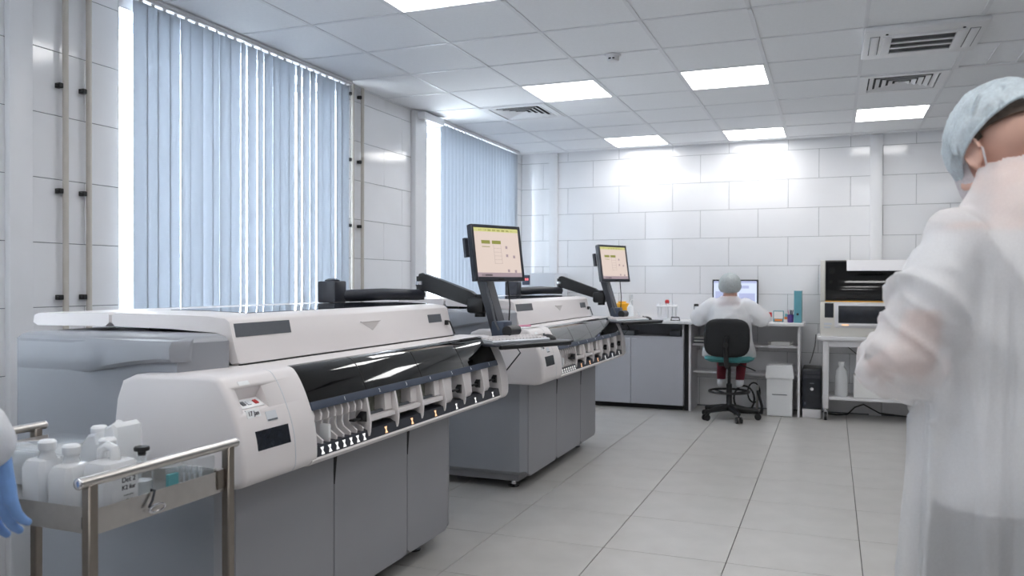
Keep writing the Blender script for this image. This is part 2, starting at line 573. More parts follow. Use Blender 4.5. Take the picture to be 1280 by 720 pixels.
part('wall_angle', MB().box(XW, XR, YB - .02, YB, ZC - .002, ZC + .004), 'ceiling_bar', ceiling, smooth=False)

# white column covers on the walls
for k, (x0, x1, y0, y1) in enumerate([(XW, XW + .035, 2.525, 2.64), (XW, XW + .05, 6.245, 6.46), (-3.045, -2.945, YB - .04, YB), (.352, .465, YB - .04, YB)]):
    struct('trim_%d' % (k + 1), MB().rbox(x0, x1, y0, y1, 0, ZC, .006), 'white_trim', 'smooth white vertical column cover on the tiled wall')
struct('trim_5', MB().rbox(XW, XW + .12, 6.28, 6.66, ZC - .075, ZC - .012, .006), 'white_trim', 'short white box under the ceiling above a column cover')

# windows: white frames with two mullions, glass panes, a sill
def window(k, y0, y1):
    xo = XW - .16
    fr_ = .06
    mb = MB()
    mb.box(xo - .06, xo, y0, y0 + fr_, WZ0, WZ1).box(xo - .06, xo, y1 - fr_, y1, WZ0, WZ1)
    mb.box(xo - .06, xo, y0 + fr_, y1 - fr_, WZ0, WZ0 + fr_).box(xo - .06, xo, y0 + fr_, y1 - fr_, WZ1 - fr_, WZ1)
    w = struct('window_%d' % k, mb, 'white_trim', 'white framed window in the tiled wall')
    ym = [y0 + fr_ + (y1 - y0 - 2 * fr_) * t for t in (0, 1 / 3, 2 / 3, 1)]
    for a in ym[1:3]: part('mullion', MB().box(xo - .06, xo, a - .03, a + .03, WZ0 + fr_, WZ1 - fr_), 'white_trim', w)
    for a, b in zip(ym[:-1], ym[1:]): part('pane', MB().box(xo - .034, xo - .028, a + .001, b - .001, WZ0 + fr_, WZ1 - fr_), 'glass', w)
    part('sill', MB().rbox(xo, XW + .04, y0 + .002, y1 - .002, WZ0 + .001, WZ0 + .025, .006), 'white_trim', w)
    part('reveal', MB().box(xo, XW, y0, y0 + .004, WZ0 + .026, WZ1).box(xo, XW, y1 - .004, y1, WZ0 + .026, WZ1).box(xo, XW, y0, y1, WZ1 - .004, WZ1), 'white_trim', w)
for k, w in enumerate(WIN): window(k + 1, *w)

def blind(y0, y1, label, amp, base, seed):
    rnd = random.Random(seed)
    x = XW + .05
    t = thing('vertical_blind', label, 'blind', (x, (y0 + y1) / 2, WZ0 - .06), 'vertical blinds on the window wall')
    part('headrail', MB().rbox(x - .022, x + .022, y0 - .02, y1 + .02, 2.792, 2.812, .004), 'white_trim', t)
    part('headrail_lip', MB().box(x + .022, x + .03, y0 - .02, y1 + .02, 2.805, 2.816), 'white_trim', t)
    n = int(round((y1 - y0) / .0785))
    w = .0445
    b = MB()
    arc = [(w * s, .006 * (1 - s * s)) for s in (-1, -.6, -.2, .2, .6, 1)]
    loop = [(bb, a) for a, bb in arc] + [(bb - .0008, a) for a, bb in reversed(arc)]
    b.prism(loop, 0, 2.780 - (WZ0 - .06), 'z')
    me = b.mesh('slat'); me.materials.append(MATS['blind_fabric'])
    cb = MB().box(-.004, .004, -.012, .012, 2.770 - (WZ0 - .06), 2.793 - (WZ0 - .06)).mesh('slat_clip'); cb.materials.append(MATS['white_trim'])
    for i in range(n):
        yy = y0 + (i + .5) * (y1 - y0) / n
        o = bpy.data.objects.new('slat', me); col.objects.link(o); o.parent = t
        o.location = (0, yy - (y0 + y1) / 2, 0)
        o.rotation_euler = (0, 0, R(base + rnd.uniform(-amp, amp)))
        c = bpy.data.objects.new('slat_clip', cb); col.objects.link(c); c.parent = o
    # bead chain linking the slats and the wand
    part('weight_chain', MB().tube([(x + .012, y0 + .02 + (y1 - y0 - .04) * i / 40, WZ0 - .045 - .008 * (i % 2)) for i in range(41)], .002, 6), 'white_trim', t)
    return t
blind(3.20, 5.19, 'wide light blue vertical blind between two pairs of beige pipes', 19, 3, 3)
blind(-.15, 1.84, 'light blue vertical blind on the added unseen window, slats nearly closed', 4, -13, 8)  # added out of view to dim the extra window's side light
blind(6.74, 8.66, 'grey blue vertical blind in the corner beside the back wall', 4, -8, 5)

# beige wall pipes with black clips
def pipe(y, zs, label, r=.0135):
    x = XW + .03
    t = thing('wall_pipe', label, 'pipe', (x, y, 0), 'beige pipes clipped to the window wall')
    part('tube', MB().cyl((x, y, .02), (x, y, ZC), r, n=14), 'pipe_beige', t)
    for z in zs:
        c = part('pipe_clip', MB().rbox(XW, x + .004, y - .034, y - .0125, z - .012, z + .012, .003), 'black_plastic', t)
        part('clip_jaw', MB().rbox(XW, x - .006, y + .0125, y + .022, z - .010, z + .010, .002), 'black_plastic', c)
        part('screw', MB().cyl((x - .006, y - .034, z), (x - .006, y - .046, z), .006, n=8), 'black_plastic', c)
    return t
zs = (.75, 1.255, 1.755, 2.25, 2.745)
pipe(2.81, zs, 'beige wall pipe with black clips, next to the white column cover')
pipe(2.94, zs, 'beige wall pipe with black clips, next to the wide light blue blind')
pipe(5.28, zs, 'thin beige pipe rising at the edge of the wide light blue blind')
pipe(5.42, zs, 'beige pipe on the bare tiles between the two blinds')

# ceiling lights
def ceiling_light(i, j):
    x, y = CX + .6 * i + .3, CY + .6 * j + .3
    names = {(0, 2): 'glowing square LED ceiling panel beside the vent near the corner blind', (2, 2): 'glowing square LED ceiling panel one row past the smoke detector and air conditioner',
             (0, 6): 'glowing LED ceiling panel touching the back wall, on the window side', (2, 6): 'glowing LED ceiling panel touching the back wall above the seated person',
             (4, 5): 'glowing LED ceiling panel just past the vent behind the air conditioner', (0, -2): 'glowing LED ceiling panel above the analyser that has the cart'}
    t = thing('ceiling_light', names.get((i, j), 'glowing unseen LED ceiling panel well away from the back wall and its bench'), 'ceiling light', (x, y, ZC), 'LED panels in the ceiling')
    a, b = .288, .278
    mb = MB()
    for s in (-1, 1):
        mb.box(x + s * b, x + s * a, y - a, y + a, ZC - .001, ZC + .012); mb.box(x - b, x + b, y + s * b, y + s * a, ZC - .001, ZC + .012)
    part('frame', mb, 'white_trim', t, smooth=False)
    part('diffuser', MB().box(x - b, x + b, y - b, y + b, ZC + .002, ZC + .01), 'led', t, smooth=False)
for i, j in sorted(lights): ceiling_light(i, j)

def air_vent(i, j, label):
    x, y = CX + .6 * i + .3, CY + .6 * j + .3
    t = thing('air_vent', label, 'vent', (x, y, ZC))
    mb = MB()
    for s in (-1, 1):
        mb.box(x + s * .235, x + s * .292, y - .292, y + .292, ZC - .006, ZC + .006); mb.box(x - .235, x + .235, y + s * .235, y + s * .292, ZC - .006, ZC + .006)
    part('frame', mb, 'white_trim', t, smooth=False)
    part('duct', MB().box(x - .235, x + .235, y - .235, y + .235, ZC + .012, ZC + .016), 'seam_dark', t)
    for side in range(4):                       # four-way louvres: slanted blades, shorter towards the middle
        for q in range(5):
            d = .225 - q * .044
            b = MB()
            vs = [(-d, d, .0), (d, d, .0), (d - .03, d - .03, .012), (-d + .03, d - .03, .012), (-d, d, .003), (d, d, .003), (d - .03, d - .03, .015), (-d + .03, d - .03, .015)]
            b.add(vs, [(0, 1, 2, 3), (4, 5, 6, 7), (0, 1, 5, 4), (2, 3, 7, 6), (0, 3, 7, 4), (1, 2, 6, 5)])
            b.xf(Matrix.Translation((x, y, ZC - .004)) @ Matrix.Rotation(side * PI / 2, 4, 'Z'))
            part('louvre', b, 'white_trim', t, smooth=False)
air_vent(-1, 3, 'square four-way ceiling air vent near the corner blind')
air_vent(4, 3, 'square four-way ceiling air vent beyond the air conditioner')

def cassette_unit():
    x0, x1 = CX + 2.4 - .005, CX + 2.4 + .645
    y0, y1 = CY + .6 - .02, CY + 1.2 + .02
    xc, yc = (x0 + x1) / 2, (y0 + y1) / 2
    t = thing('air_conditioner', 'white ceiling cassette air conditioner with dark slatted grille', 'air conditioner', (xc, yc, ZC))
    part('panel', MB().rbox(x0, x1, y0, y1, ZC - .03, ZC + .002, .01), 'white_trim', t)
    gx, gy = .17, .17
    g = part('grille_recess', MB().box(xc - gx, xc + gx, yc - gy, yc + gy, ZC - .031, ZC - .029), 'seam_dark', t)
    part('grille_frame', MB().rbox(xc - gx - .05, xc - gx, yc - .21, yc + .21, ZC - .040, ZC - .028, .003).rbox(xc + gx, xc + gx + .05, yc - .21, yc + .21, ZC - .040, ZC - .028, .003)
         .rbox(xc - gx, xc + gx, yc - .21, yc - gx, ZC - .040, ZC - .028, .003).rbox(xc - gx, xc + gx, yc + gx, yc + .21, ZC - .040, ZC - .028, .003), 'white_trim', t)
    for q in (-1, 1):
        part('grille_bar', MB().box(xc - gx, xc + gx, yc + q * .057 - .012, yc + q * .057 + .012, ZC - .040, ZC - .030), 'white_trim', t)
    for q in range(34):
        xx = xc - gx + .34 * (q + .5) / 34
        part('grille_slat', MB().box(xx - .0018, xx + .0018, yc - gy, yc + gy, ZC - .037, ZC - .031), 'label_grey', t, smooth=False)
    for s in (-1, 1):
        part('air_flap', MB().rbox(xc + s * .262 - .022, xc + s * .262 + .022, yc - .2, yc + .2, ZC - .036, ZC - .029, .003), 'white_trim', t)
        part('flap_slot', MB().box(xc + s * .262 - .027, xc + s * .262 + .027, yc - .205, yc + .205, ZC - .0315, ZC - .0295), 'label_grey', t)
        part('catch', MB().cyl((xc + s * .2, yc - .235, ZC - .034), (xc + s * .2, yc - .235, ZC - .028), .008, n=10), 'seam_dark', t)
cassette_unit()

# clear panel of the ceiling with a recessed white tray over it
x0, y0 = CX + 3.0, CY + 1.2
t = thing('ceiling_hatch', 'recessed white ceiling hatch beside the air conditioner', 'hatch', (x0 + .3, y0 + .3, ZC))
mb = MB()
for a, b, c_, d in ((x0 + .012, x0 + .03, y0 + .012, y0 + .588), (x0 + .57, x0 + .588, y0 + .012, y0 + .588), (x0 + .03, x0 + .57, y0 + .012, y0 + .03), (x0 + .03, x0 + .57, y0 + .57, y0 + .588)):
    mb.box(a, b, c_, d, ZC, ZC + .012)
part('frame', mb, 'white_trim', t, smooth=False)
part('tray', MB().box(x0 + .03, x0 + .57, y0 + .03, y0 + .57, ZC + .012, ZC + .018), 'ceiling_tile', t, smooth=False)
for xx in (.19, .37): part('rib', MB().box(x0 + xx, x0 + xx + .008, y0 + .03, y0 + .57, ZC + .004, ZC + .012), 'ceiling_bar', t, smooth=False)

# smoke detector
x, y = -1.34, CY + .6 + .02
t = thing('smoke_detector', 'small round white smoke detector on the ceiling', 'detector', (x, y, ZC))
part('base', MB().lathe([(.035, -.012), (.05, -.010), (.052, 0), (.052, .001)], (x, y, ZC), 28), 'white_trim', t)
part('dome', MB().lathe([(.012, -.045), (.034, -.042), (.040, -.03), (.040, -.012)], (x, y, ZC), 28), 'white_trim', t)
part('slot', MB().box(x - .022, x - .004, y - .0405, y - .03, ZC - .032, ZC - .024).box(x + .004, x + .018, y - .0405, y - .03, ZC - .032, ZC - .024), 'seam_dark', t)
# ------------------------------------------------------------------ the analyser (built once, copied once)
def analyser(label):
    t = thing('chemistry_analyser', label, 'analyser', (-2.2, 3.0, 0), 'large laboratory analysers along the windows')
    yn = 2.08                                       # near side of the cabinet
    # lower cabinet
    plan = [(-2.66, yn), (-1.845, yn), (-1.808, yn + .045), (-1.808, 3.70), (-1.85, 3.76), (-2.66, 3.76)]
    part('cabinet', MB().prism(plan, 0, 0, 'z', [(.095, .03), (.12, 0), (.695, 0)]), 'machine_grey', t)
    part('plinth', MB().prism([(-2.6, 2.13), (-1.87, 2.13), (-1.85, 3.66), (-2.6, 3.66)], .05, .095, 'z'), 'machine_base', t)
    # three front doors with dark gaps
    for a, b in ((2.127, 2.69), (2.695, 3.276), (3.281, 3.70)):
        mb = MB().prism([(a, .70), (b, .70), (b, .105), (b - .03, .085), (a + .03, .085), (a, .105)], 0, 0, 'x', [(-1.812, 0), (-1.802, 0), (-1.799, .003)])
        part('door', mb, 'machine_base', t)
    # wedge shaped finger gaps at the top of the door seams
    for yy in (2.6925, 3.2785):
        part('finger_gap', MB().prism([(yy - .001, .545), (yy + .001, .545), (yy + .018, .66), (yy - .006, .66)], -1.8005, -1.7975, 'x'), 'seam_dark', t)
    part('corner_post', MB().prism([(-1.845, 3.705), (-1.802, 3.705), (-1.81, 3.735), (-1.846, 3.765)], .10, .70, 'z'), 'machine_base', t)
    for xx, yy in ((-1.93, 2.2), (-1.93, 3.58), (-2.52, 2.2), (-2.52, 3.58)):
        f = part('foot', MB().lathe([(.032, 0), (.034, .006), (.016, .014), (.013, .05), (.013, .06)], (xx, yy, 0), 16), 'chrome', t)
        part('foot_pad', MB().lathe([(.036, 0), (.036, .005)], (xx, yy, 0), 16), 'black_plastic', f)
    # upper body under the lids
    plan = [(-2.72, yn - .012), (-1.985, yn - .012), (-1.93, 2.25), (-1.99, 2.30), (-1.99, 4.05), (-2.72, 4.05)]
    part('body', MB().prism(plan, 0, 0, 'z', [(.60, .012), (.66, 0), (1.128, 0), (1.143, .012), (1.150, .03)]), 'machine_grey', t)
    # overhanging lip of the near side shell
    lip = MB(); vs = []; xs_ = [-2.712, -2.6, -2.46, -2.40, -2.33, -2.25, -2.15, -2.05, -1.988, -1.955]
    for x_ in xs_:
        g_ = sstep(-2.46, -2.2, x_); o_ = yn - .0125 - .030 * g_ + (.05 if x_ > -1.96 else 0)
        zb_ = 1.012 + .056 * sstep(-2.5, -2.0, x_)
        vs += [(x_, yn + .02, zb_ + .012), (x_, o_ + .004 + .01 * g_, zb_), (x_, o_, zb_ + .012), (x_, o_, 1.118), (x_, o_ + .012, 1.136), (x_, yn + .03, 1.144)]
    lip.add(vs, [(i * 6 + j, i * 6 + (j + 1) % 6, i * 6 + 6 + (j + 1) % 6, i * 6 + 6 + j) for i in range(len(xs_) - 1) for j in range(6)] + [(5, 4, 3, 2, 1, 0), tuple((len(xs_) - 1) * 6 + j for j in range(6))])
    part('side_shell', lip, 'machine_grey', t)
    # lids: a rear one and a front one, the near edge slightly oblique
    def lid(name, prof, ya, yb):
        n = len(prof)
        vs = []
        for k, (s, ins) in enumerate(((0, .008), (.010, 0), (-.010, 0), (0, .008))):
            cx = sum(p[0] for p in prof) / n; cz = sum(p[1] for p in prof) / n
            for x_, z_ in prof:
                y_ = (ya + .15 * (x_ + 1.96) + s) if k < 2 else (yb + s)
                vs.append((x_ + (cx - x_) * ins * 2, y_, z_ + (cz - z_) * ins * 6))
        fs = [(k * n + i, k * n + (i + 1) % n, (k + 1) * n + (i + 1) % n, (k + 1) * n + i) for k in range(3) for i in range(n)]
        fs += [tuple(range(n)), tuple(reversed(range(3 * n, 4 * n)))]
        return part(name, MB().add(vs, fs), 'machine_white', t)
    lid('rear_lid', [(-2.76, 1.166), (-2.78, 1.178), (-2.775, 1.206), (-2.755, 1.214), (-2.462, 1.218), (-2.452, 1.21), (-2.452, 1.18), (-2.47, 1.166)], 2.30, 4.05)
    fl = lid('front_lid', [(-2.446, 1.21), (-2.436, 1.218), (-2.25, 1.217), (-2.05, 1.211), (-1.985, 1.203), (-1.968, 1.19), (-1.948, 1.10), (-1.932, 1.042), (-1.96, 1.036), (-2.0, 1.09), (-2.02, 1.150), (-2.2, 1.162), (-2.43, 1.168), (-2.446, 1.18)], 2.30, 4.04)
    part('inner_frame', MB().box(-2.40, -1.99, 2.36, 4.0, 1.08, 1.166), 'seam_dark', t)
    # smoked window in the top of the front lid
    part('lid_window', MB().prism([(-2.43, 1.2185), (-2.25, 1.2178), (-2.06, 1.212), (-2.06, 1.2135), (-2.25, 1.2195), (-2.43, 1.2205)], 2.50, 3.98, 'y'), 'lid_glass_top', fl)
    # on the lid's sloping front: two grey labels, a grip
    nx = Vector((.163, 0, .0365)).normalized()
    def on_lid(z): return -1.968 + (1.19 - z) / (1.19 - 1.10) * .02 if z > 1.10 else -1.948 + (1.10 - z) / .058 * .016
    def plate(name, y0, y1, z0, z1, m, par, off=.0015):
        vs = []
        for dx in (-.002, off):
            vs += [(on_lid(z) + dx, y, z) for y, z in ((y0, z0), (y1, z0), (y1, z1), (y0, z1))]
        return part(name, MB().add(vs, [(0, 1, 2, 3), (4, 5, 6, 7), (0, 1, 5, 4), (1, 2, 6, 5), (2, 3, 7, 6), (3, 0, 4, 7)]), m, par, smooth=False)
    plate('dark_label', 2.315, 2.63, 1.135, 1.183, 'label_grey', fl)
    plate('dark_label', 3.785, 3.935, 1.118, 1.160, 'label_grey', fl)
    gz0, gz1 = 1.112, 1.150
    vs = [(on_lid(gz1) + .0015, 3.14, gz1), (on_lid(gz1) + .0015, 3.30, gz1), (on_lid(gz0) + .0015, 3.225, gz0), (on_lid(gz1) - .004, 3.14, gz1), (on_lid(gz1) - .004, 3.30, gz1), (on_lid(gz0) - .004, 3.225, gz0)]
    part('finger_grip', MB().add(vs, [(0, 1, 2), (5, 4, 3), (0, 1, 4, 3), (1, 2, 5, 4), (2, 0, 3, 5)]), 'grip_shade', fl, smooth=False)
    part('grip_lip', MB().rbox(on_lid(gz1) - .004, on_lid(gz1) + .005, 3.135, 3.305, gz1, gz1 + .005, .002), 'machine_white', fl)
    part('lid_stay', MB().tube([(-1.93, 3.965, 1.12), (-1.93, 3.985, 1.12), (-1.915, 4.02, 1.05)], .004, 6).box(-1.945, -1.93, 3.955, 3.975, 1.10, 1.125), 'black_plastic', fl)

    # ---- sampler head: solid near end block, far end cap, open bays between
    front = [(-1.80, 1.038), (-1.762, 1.030), (-1.738, 1.005), (-1.712, .96), (-1.690, .91), (-1.672, .86), (-1.660, .80), (-1.657, .74), (-1.662, .715), (-1.68, .698), (-1.72, .690)]
    def fine(pts, m=4):
        out = []
        for i in range(len(pts) - 1):
            p0, p1, p2, p3 = (Vector(pts[max(i - 1, 0)]), Vector(pts[i]), Vector(pts[i + 1]), Vector(pts[min(i + 2, len(pts) - 1)]))
            for k in range(m):
                u_ = k / m
                out.append(tuple(.5 * ((2 * p1) + (p2 - p0) * u_ + (2 * p0 - 5 * p1 + 4 * p2 - p3) * u_ ** 2 + (3 * p1 - p0 - 3 * p2 + p3) * u_ ** 3)))
        return out + [tuple(pts[-1])]
    front = fine(front, 3)
    near = [(-2.10, 1.030), (-1.95, 1.036)] + front + [(-2.06, .690), (-2.14, .70), (-2.185, .74), (-2.19, .84), (-2.175, .95), (-2.15, 1.01)]
    nh = part('near_housing', MB().prism(near, 0, 0, 'y', [(1.998, .016), (2.0, .008), (2.006, .002), (2.014, 0), (2.35, 0)]), 'machine_white', t)
    capf = [(-1.95, 1.036)] + front + [(-1.95, .690)]
    part('far_end_cap', MB().prism(capf, 0, 0, 'y', [(4.065, 0), (4.16, 0), (4.18, .006), (4.19, .022), (4.192, .04)]), 'machine_white', t)
    # top strip
    part('top_strip', MB().prism([(-1.95, 1.036), (-1.80, 1.038), (-1.775, 1.0335), (-1.785, 1.022), (-1.95, 1.02)], 2.35, 4.065, 'y'), 'machine_white', t)
    part('lid_seam', MB().prism([(-1.94, 1.0365), (-1.925, 1.0375), (-1.925, 1.0395), (-1.94, 1.0395)], 2.31, 4.04, 'y'), 'seam_dark', t)
    # rear wall, floor of the bays and bottom rail
    part('inner_wall', MB().box(-1.95, -1.83, 2.35, 4.065, .69, 1.02), 'seam_dark', t)
    part('front_rail', MB().prism([(-1.83, .690), (-1.72, .690), (-1.68, .695), (-1.664, .705), (-1.659, .714), (-1.663, .720), (-1.70, .716), (-1.83, .705)], 2.35, 4.065, 'y'), 'machine_white', t)
    # side cheek between the near housing and the bays
    part('cheek', MB().prism(front + [(-1.80, .690)], 2.35, 2.375, 'y'), 'machine_white', t)
    # smoked glass cover in four panes and the dark strip under it
    outer = fine([(-1.785, 1.036), (-1.768, 1.031), (-1.752, 1.021), (-1.737, 1.004), (-1.711, .958), (-1.689, .911)], 4)
    glass_prof = outer + [(p[0] - .004, p[1] - .003) for p in reversed(outer)]
    cuts = (2.30, 2.75, 3.21, 3.65, 4.065)
    for a, b in zip(cuts[:-1], cuts[1:]):
        a_ = max(a, 2.377)
        pn = part('cover_pane', MB().prism(glass_prof, a_ + .002, b - .002, 'y'), 'smoked_glass', t)
    for b in cuts[1:4]:
        part('pane_joint', MB().prism([(p[0] + .0008, p[1]) for p in glass_prof], b - .0018, b + .0018, 'y'), 'seam_dark', t)
    part('shelf', MB().box(-1.83, -1.70, 2.377, 4.065, .893, .900), 'charcoal_plastic', t)
    part('number_strip', MB().prism([(-1.700, .911), (-1.687, .911), (-1.679, .890), (-1.678, .883), (-1.70, .883)], 2.377, 4.065, 'y'), 'slate_plastic', t)
    bays = (2.377, 2.735, 2.954, 3.173, 3.396, 3.616, 3.842, 4.065)
    nums = (2.585, 2.835, 3.055, 3.275, 3.50, 3.72, 3.95)
    for k in range(7):
        lettering('numeral', str(k + 1), .021, 'print_white', t, (-1.6815, nums[k], .8985), (0, 1, 0), (-.36, 0, .93))
    # gears of the inside seen through the glass
    for k in range(6):
        yy = 2.45 + .28 * k
        part('sample_arm', MB().rbox(-1.82, -1.76, yy, yy + .10 + .03 * (k % 2), .90, .955 + .02 * (k % 3), .004), 'label_grey', t)
    # dark sloping sill with the hourglass lamps
    part('lamp_sill', MB().prism([(-1.83, .762), (-1.72, .760), (-1.674, .757), (-1.665, .718), (-1.70, .714), (-1.83, .702)], 2.378, 4.064, 'y'), 'charcoal_plastic', t)
    def hourglass(y, m):
        s0, s1 = Vector((-1.674, 0, .757)), Vector((-1.665, 0, .718))
        n_ = Vector((.97, 0, .22)) * .001
        b = MB()
        def P(u_, w_): return s0.lerp(s1, u_) + Vector((0, y + w_, 0)) + n_
        for tri in ([(.20, -.010), (.20, .010), (.5, .003), (.5, -.003)], [(.52, -.003), (.52, .003), (.84, .010), (.84, -.010)]):
            vs = [P(*q) for q in tri] + [P(*q) - n_ * 2 for q in tri]
            b.add(vs, [(0, 1, 2, 3), (4, 5, 6, 7), (0, 1, 5, 4), (1, 2, 6, 5), (2, 3, 7, 6), (3, 0, 4, 7)])
        return part('hourglass_lamp', b, m, t, smooth=False)
    for k in range(7): hourglass(2.425 + .046 * k, 'lamp_white')
    for k in range(1, 7): hourglass((bays[k] + bays[k + 1]) / 2 + .02, 'lamp_amber' if k < 4 else 'lamp_white')
    # white dividers: blades that taper to a point over the sill
    blade = [(-1.828, .884), (-1.680, .884), (-1.668, .83), (-1.661, .785), (-1.664, .748), (-1.668, .734), (-1.677, .756), (-1.70, .768), (-1.828, .772)]
    for yb in bays[1:-1]:
        part('bay_divider', MB().prism(blade, yb - .006, yb + .006, 'y'), 'machine_white', t)
    # bay backs: a window in the next three, white boards with black clips in the last three
    for k in range(1, 7):
        a, b = bays[k] + .007, bays[k + 1] - .007
        if k < 4:
            part('bay_window', MB().box(-1.75, -1.74, a, b, .760, .884), 'bay_glass', t)
            part('bay_post', MB().prism([(-1.74, .884), (-1.695, .884), (-1.69, .81), (-1.74, .81)], b - .055, b - .001, 'y'), 'machine_white', t)
            part('bay_bar', MB().rbox(-1.70, -1.672, a, b, .786, .806, .003), 'machine_white', t)
            part('bar_lip', MB().box(-1.71, -1.70, a, b, .806, .816), 'label_grey', t)
        else:
            part('bay_board', MB().prism([(-1.76, .884), (-1.690, .884), (-1.680, .78), (-1.69, .760), (-1.76, .760)], a, b - .105, 'y'), 'machine_white', t)
            part('bay_back', MB().box(-1.76, -1.735, b - .105, b, .760, .884), 'machine_light', t)
            part('rack_clip', MB().rbox(-1.70, -1.680, b - .10, b - .025, .806, .813, .002).prism([(b - .032, .800), (b - .012, .790), (b - .012, .832), (b - .032, .818)], -1.70, -1.676, 'x'), 'black_plastic', t)
    # first bay: eight kinked rack lanes
    for k in range(8):
        yy = 2.395 + .0445 * k
        ln = [(-1.79, .884), (-1.694, .884), (-1.684, .862), (-1.686, .842), (-1.712, .832), (-1.716, .812), (-1.708, .790), (-1.678, .770), (-1.680, .752), (-1.72, .763), (-1.79, .765)]
        part('rack_lane', MB().prism(ln, yy - .0045, yy + .0045, 'y'), 'machine_white', t)
    part('lane_back', MB().box(-1.78, -1.735, 2.380, 2.728, .760, .884), 'machine_light', t)
    part('lane_cap', MB().rbox(-1.72, -1.680, 2.388, 2.404, .760, .815, .004), 'hdpe', t)
    part('lane_cap', MB().rbox(-1.72, -1.680, 2.478, 2.494, .762, .820, .004), 'hdpe', t)
    part('rack_clip', MB().rbox(-1.70, -1.676, 2.64, 2.70, .802, .810, .002).prism([(2.69, .800), (2.722, .790), (2.722, .830), (2.69, .812)], -1.70, -1.672, 'x'), 'black_plastic', t)
    # control panel on the near housing
    def on_front(z):
        for (xa, za), (xb, zb) in zip(front[:-1], front[1:]):
            if zb <= z <= za: return xa + (xb - xa) * (za - z) / (za - zb)
        return -1.66
    def fplate(name, y0, y1, z0, z1, m, par, th=.0015, k=1):
        vs = []
        for dx in (-.003, th):
            vs += [(on_front(z) + dx, y, z) for y, z in ((y0, z0), (y1, z0), (y1, z1), (y0, z1))]
        return part(name, MB().add(vs, [(0, 1, 2, 3), (4, 5, 6, 7), (0, 1, 5, 4), (1, 2, 6, 5), (2, 3, 7, 6), (3, 0, 4, 7)]), m, par, smooth=False)
    fplate('touch_display', 2.068, 2.232, .803, .863, 'display_dark', t)
    fplate('paper_tag', 2.052, 2.115, .905, .930, 'print_white', t)
    lettering('handwriting', '17 Jan', .021, 'print_dark', t, (on_front(.9175) + .003, 2.083, .9175), (0, 1, 0), (-.34, 0, .94))
    fplate('grey_tag', 2.138, 2.190, .884, .914, 'machine_light', t)
    fplate('grey_tag_stripe', 2.140, 2.188, .885, .890, 'label_grey', t, .0022)
    fplate('white_sticker', 2.07, 2.12, 1.003, 1.015, 'print_white', t)
    # pocket cut into the housing: a sloping ledge with three buttons
    cut = MB().prism([(on_front(.994) + .03, .994), (on_front(.994) - .003, .994), (-1.752, .956), (on_front(.926) - .002, .926), (on_front(.926) + .03, .926)], 2.042, 2.168, 'y')
    cut.v = [(x - wpos(nh).x, y - wpos(nh).y, z - wpos(nh).z) for x, y, z in cut.v]
    co_ = bpy.data.objects.new('cutter', cut.mesh('cutter')); col.objects.link(co_); co_.location = wpos(nh)
    bo = nh.modifiers.new('pocket', 'BOOLEAN'); bo.operation = 'DIFFERENCE'; bo.object = co_; bo.solver = 'EXACT'
    bpy.context.view_layer.update()
    me_ = bpy.data.meshes.new_from_object(nh.evaluated_get(bpy.context.evaluated_depsgraph_get()))
    nh.modifiers.clear(); nh.data = me_
    me_.materials.clear(); me_.materials.append(MATS['machine_white'])
    bpy.data.objects.remove(co_)
    l0, l1 = Vector((-1.752, 0, .956)), Vector((on_front(.926) - .002, 0, .926))
    ln_ = Vector((l0.z - l1.z, 0, l1.x - l0.x)).normalized()
    def ledge(name, y0, y1, u0, u1, h, m, par):
        vs = [l0.lerp(l1, u_) + Vector((0, y_, 0)) + ln_ * k_ for k_ in (-.001, h) for y_, u_ in ((y0, u0), (y1, u0), (y1, u1), (y0, u1))]
        return part(name, MB().add(vs, [(0, 1, 2, 3), (4, 5, 6, 7), (0, 1, 5, 4), (1, 2, 6, 5), (2, 3, 7, 6), (3, 0, 4, 7)]), m, par, smooth=False)
    bp = ledge('button_panel', 2.052, 2.160, .10, .80, .003, 'hdpe', t)
    for yy, m in ((2.075, 'label_grey'), (2.100, 'machine_light'), (2.135, 'print_red')): ledge('button', yy - .008, yy + .008, .30, .60, .006, m, bp)
    part('panel_seam', MB().prism([(p[0] + .0012, p[1]) for p in front[1:]] + [(-1.75, .70)], 2.252, 2.2545, 'y'), 'machine_light', t)
    return t

def lid_glass_top():
    m = mat('lid_glass_top', srgb(30, 36, 44), .06, spec=.9, noise=.1, nscale=3)
lid_glass_top()
DY = 2.75
an1 = analyser('large grey and white analyser with a steel cart at its end')
an2 = copy_tree(an1)
an2.location.y += DY
an2['label'] = 'large grey and white analyser standing nearer the back wall'

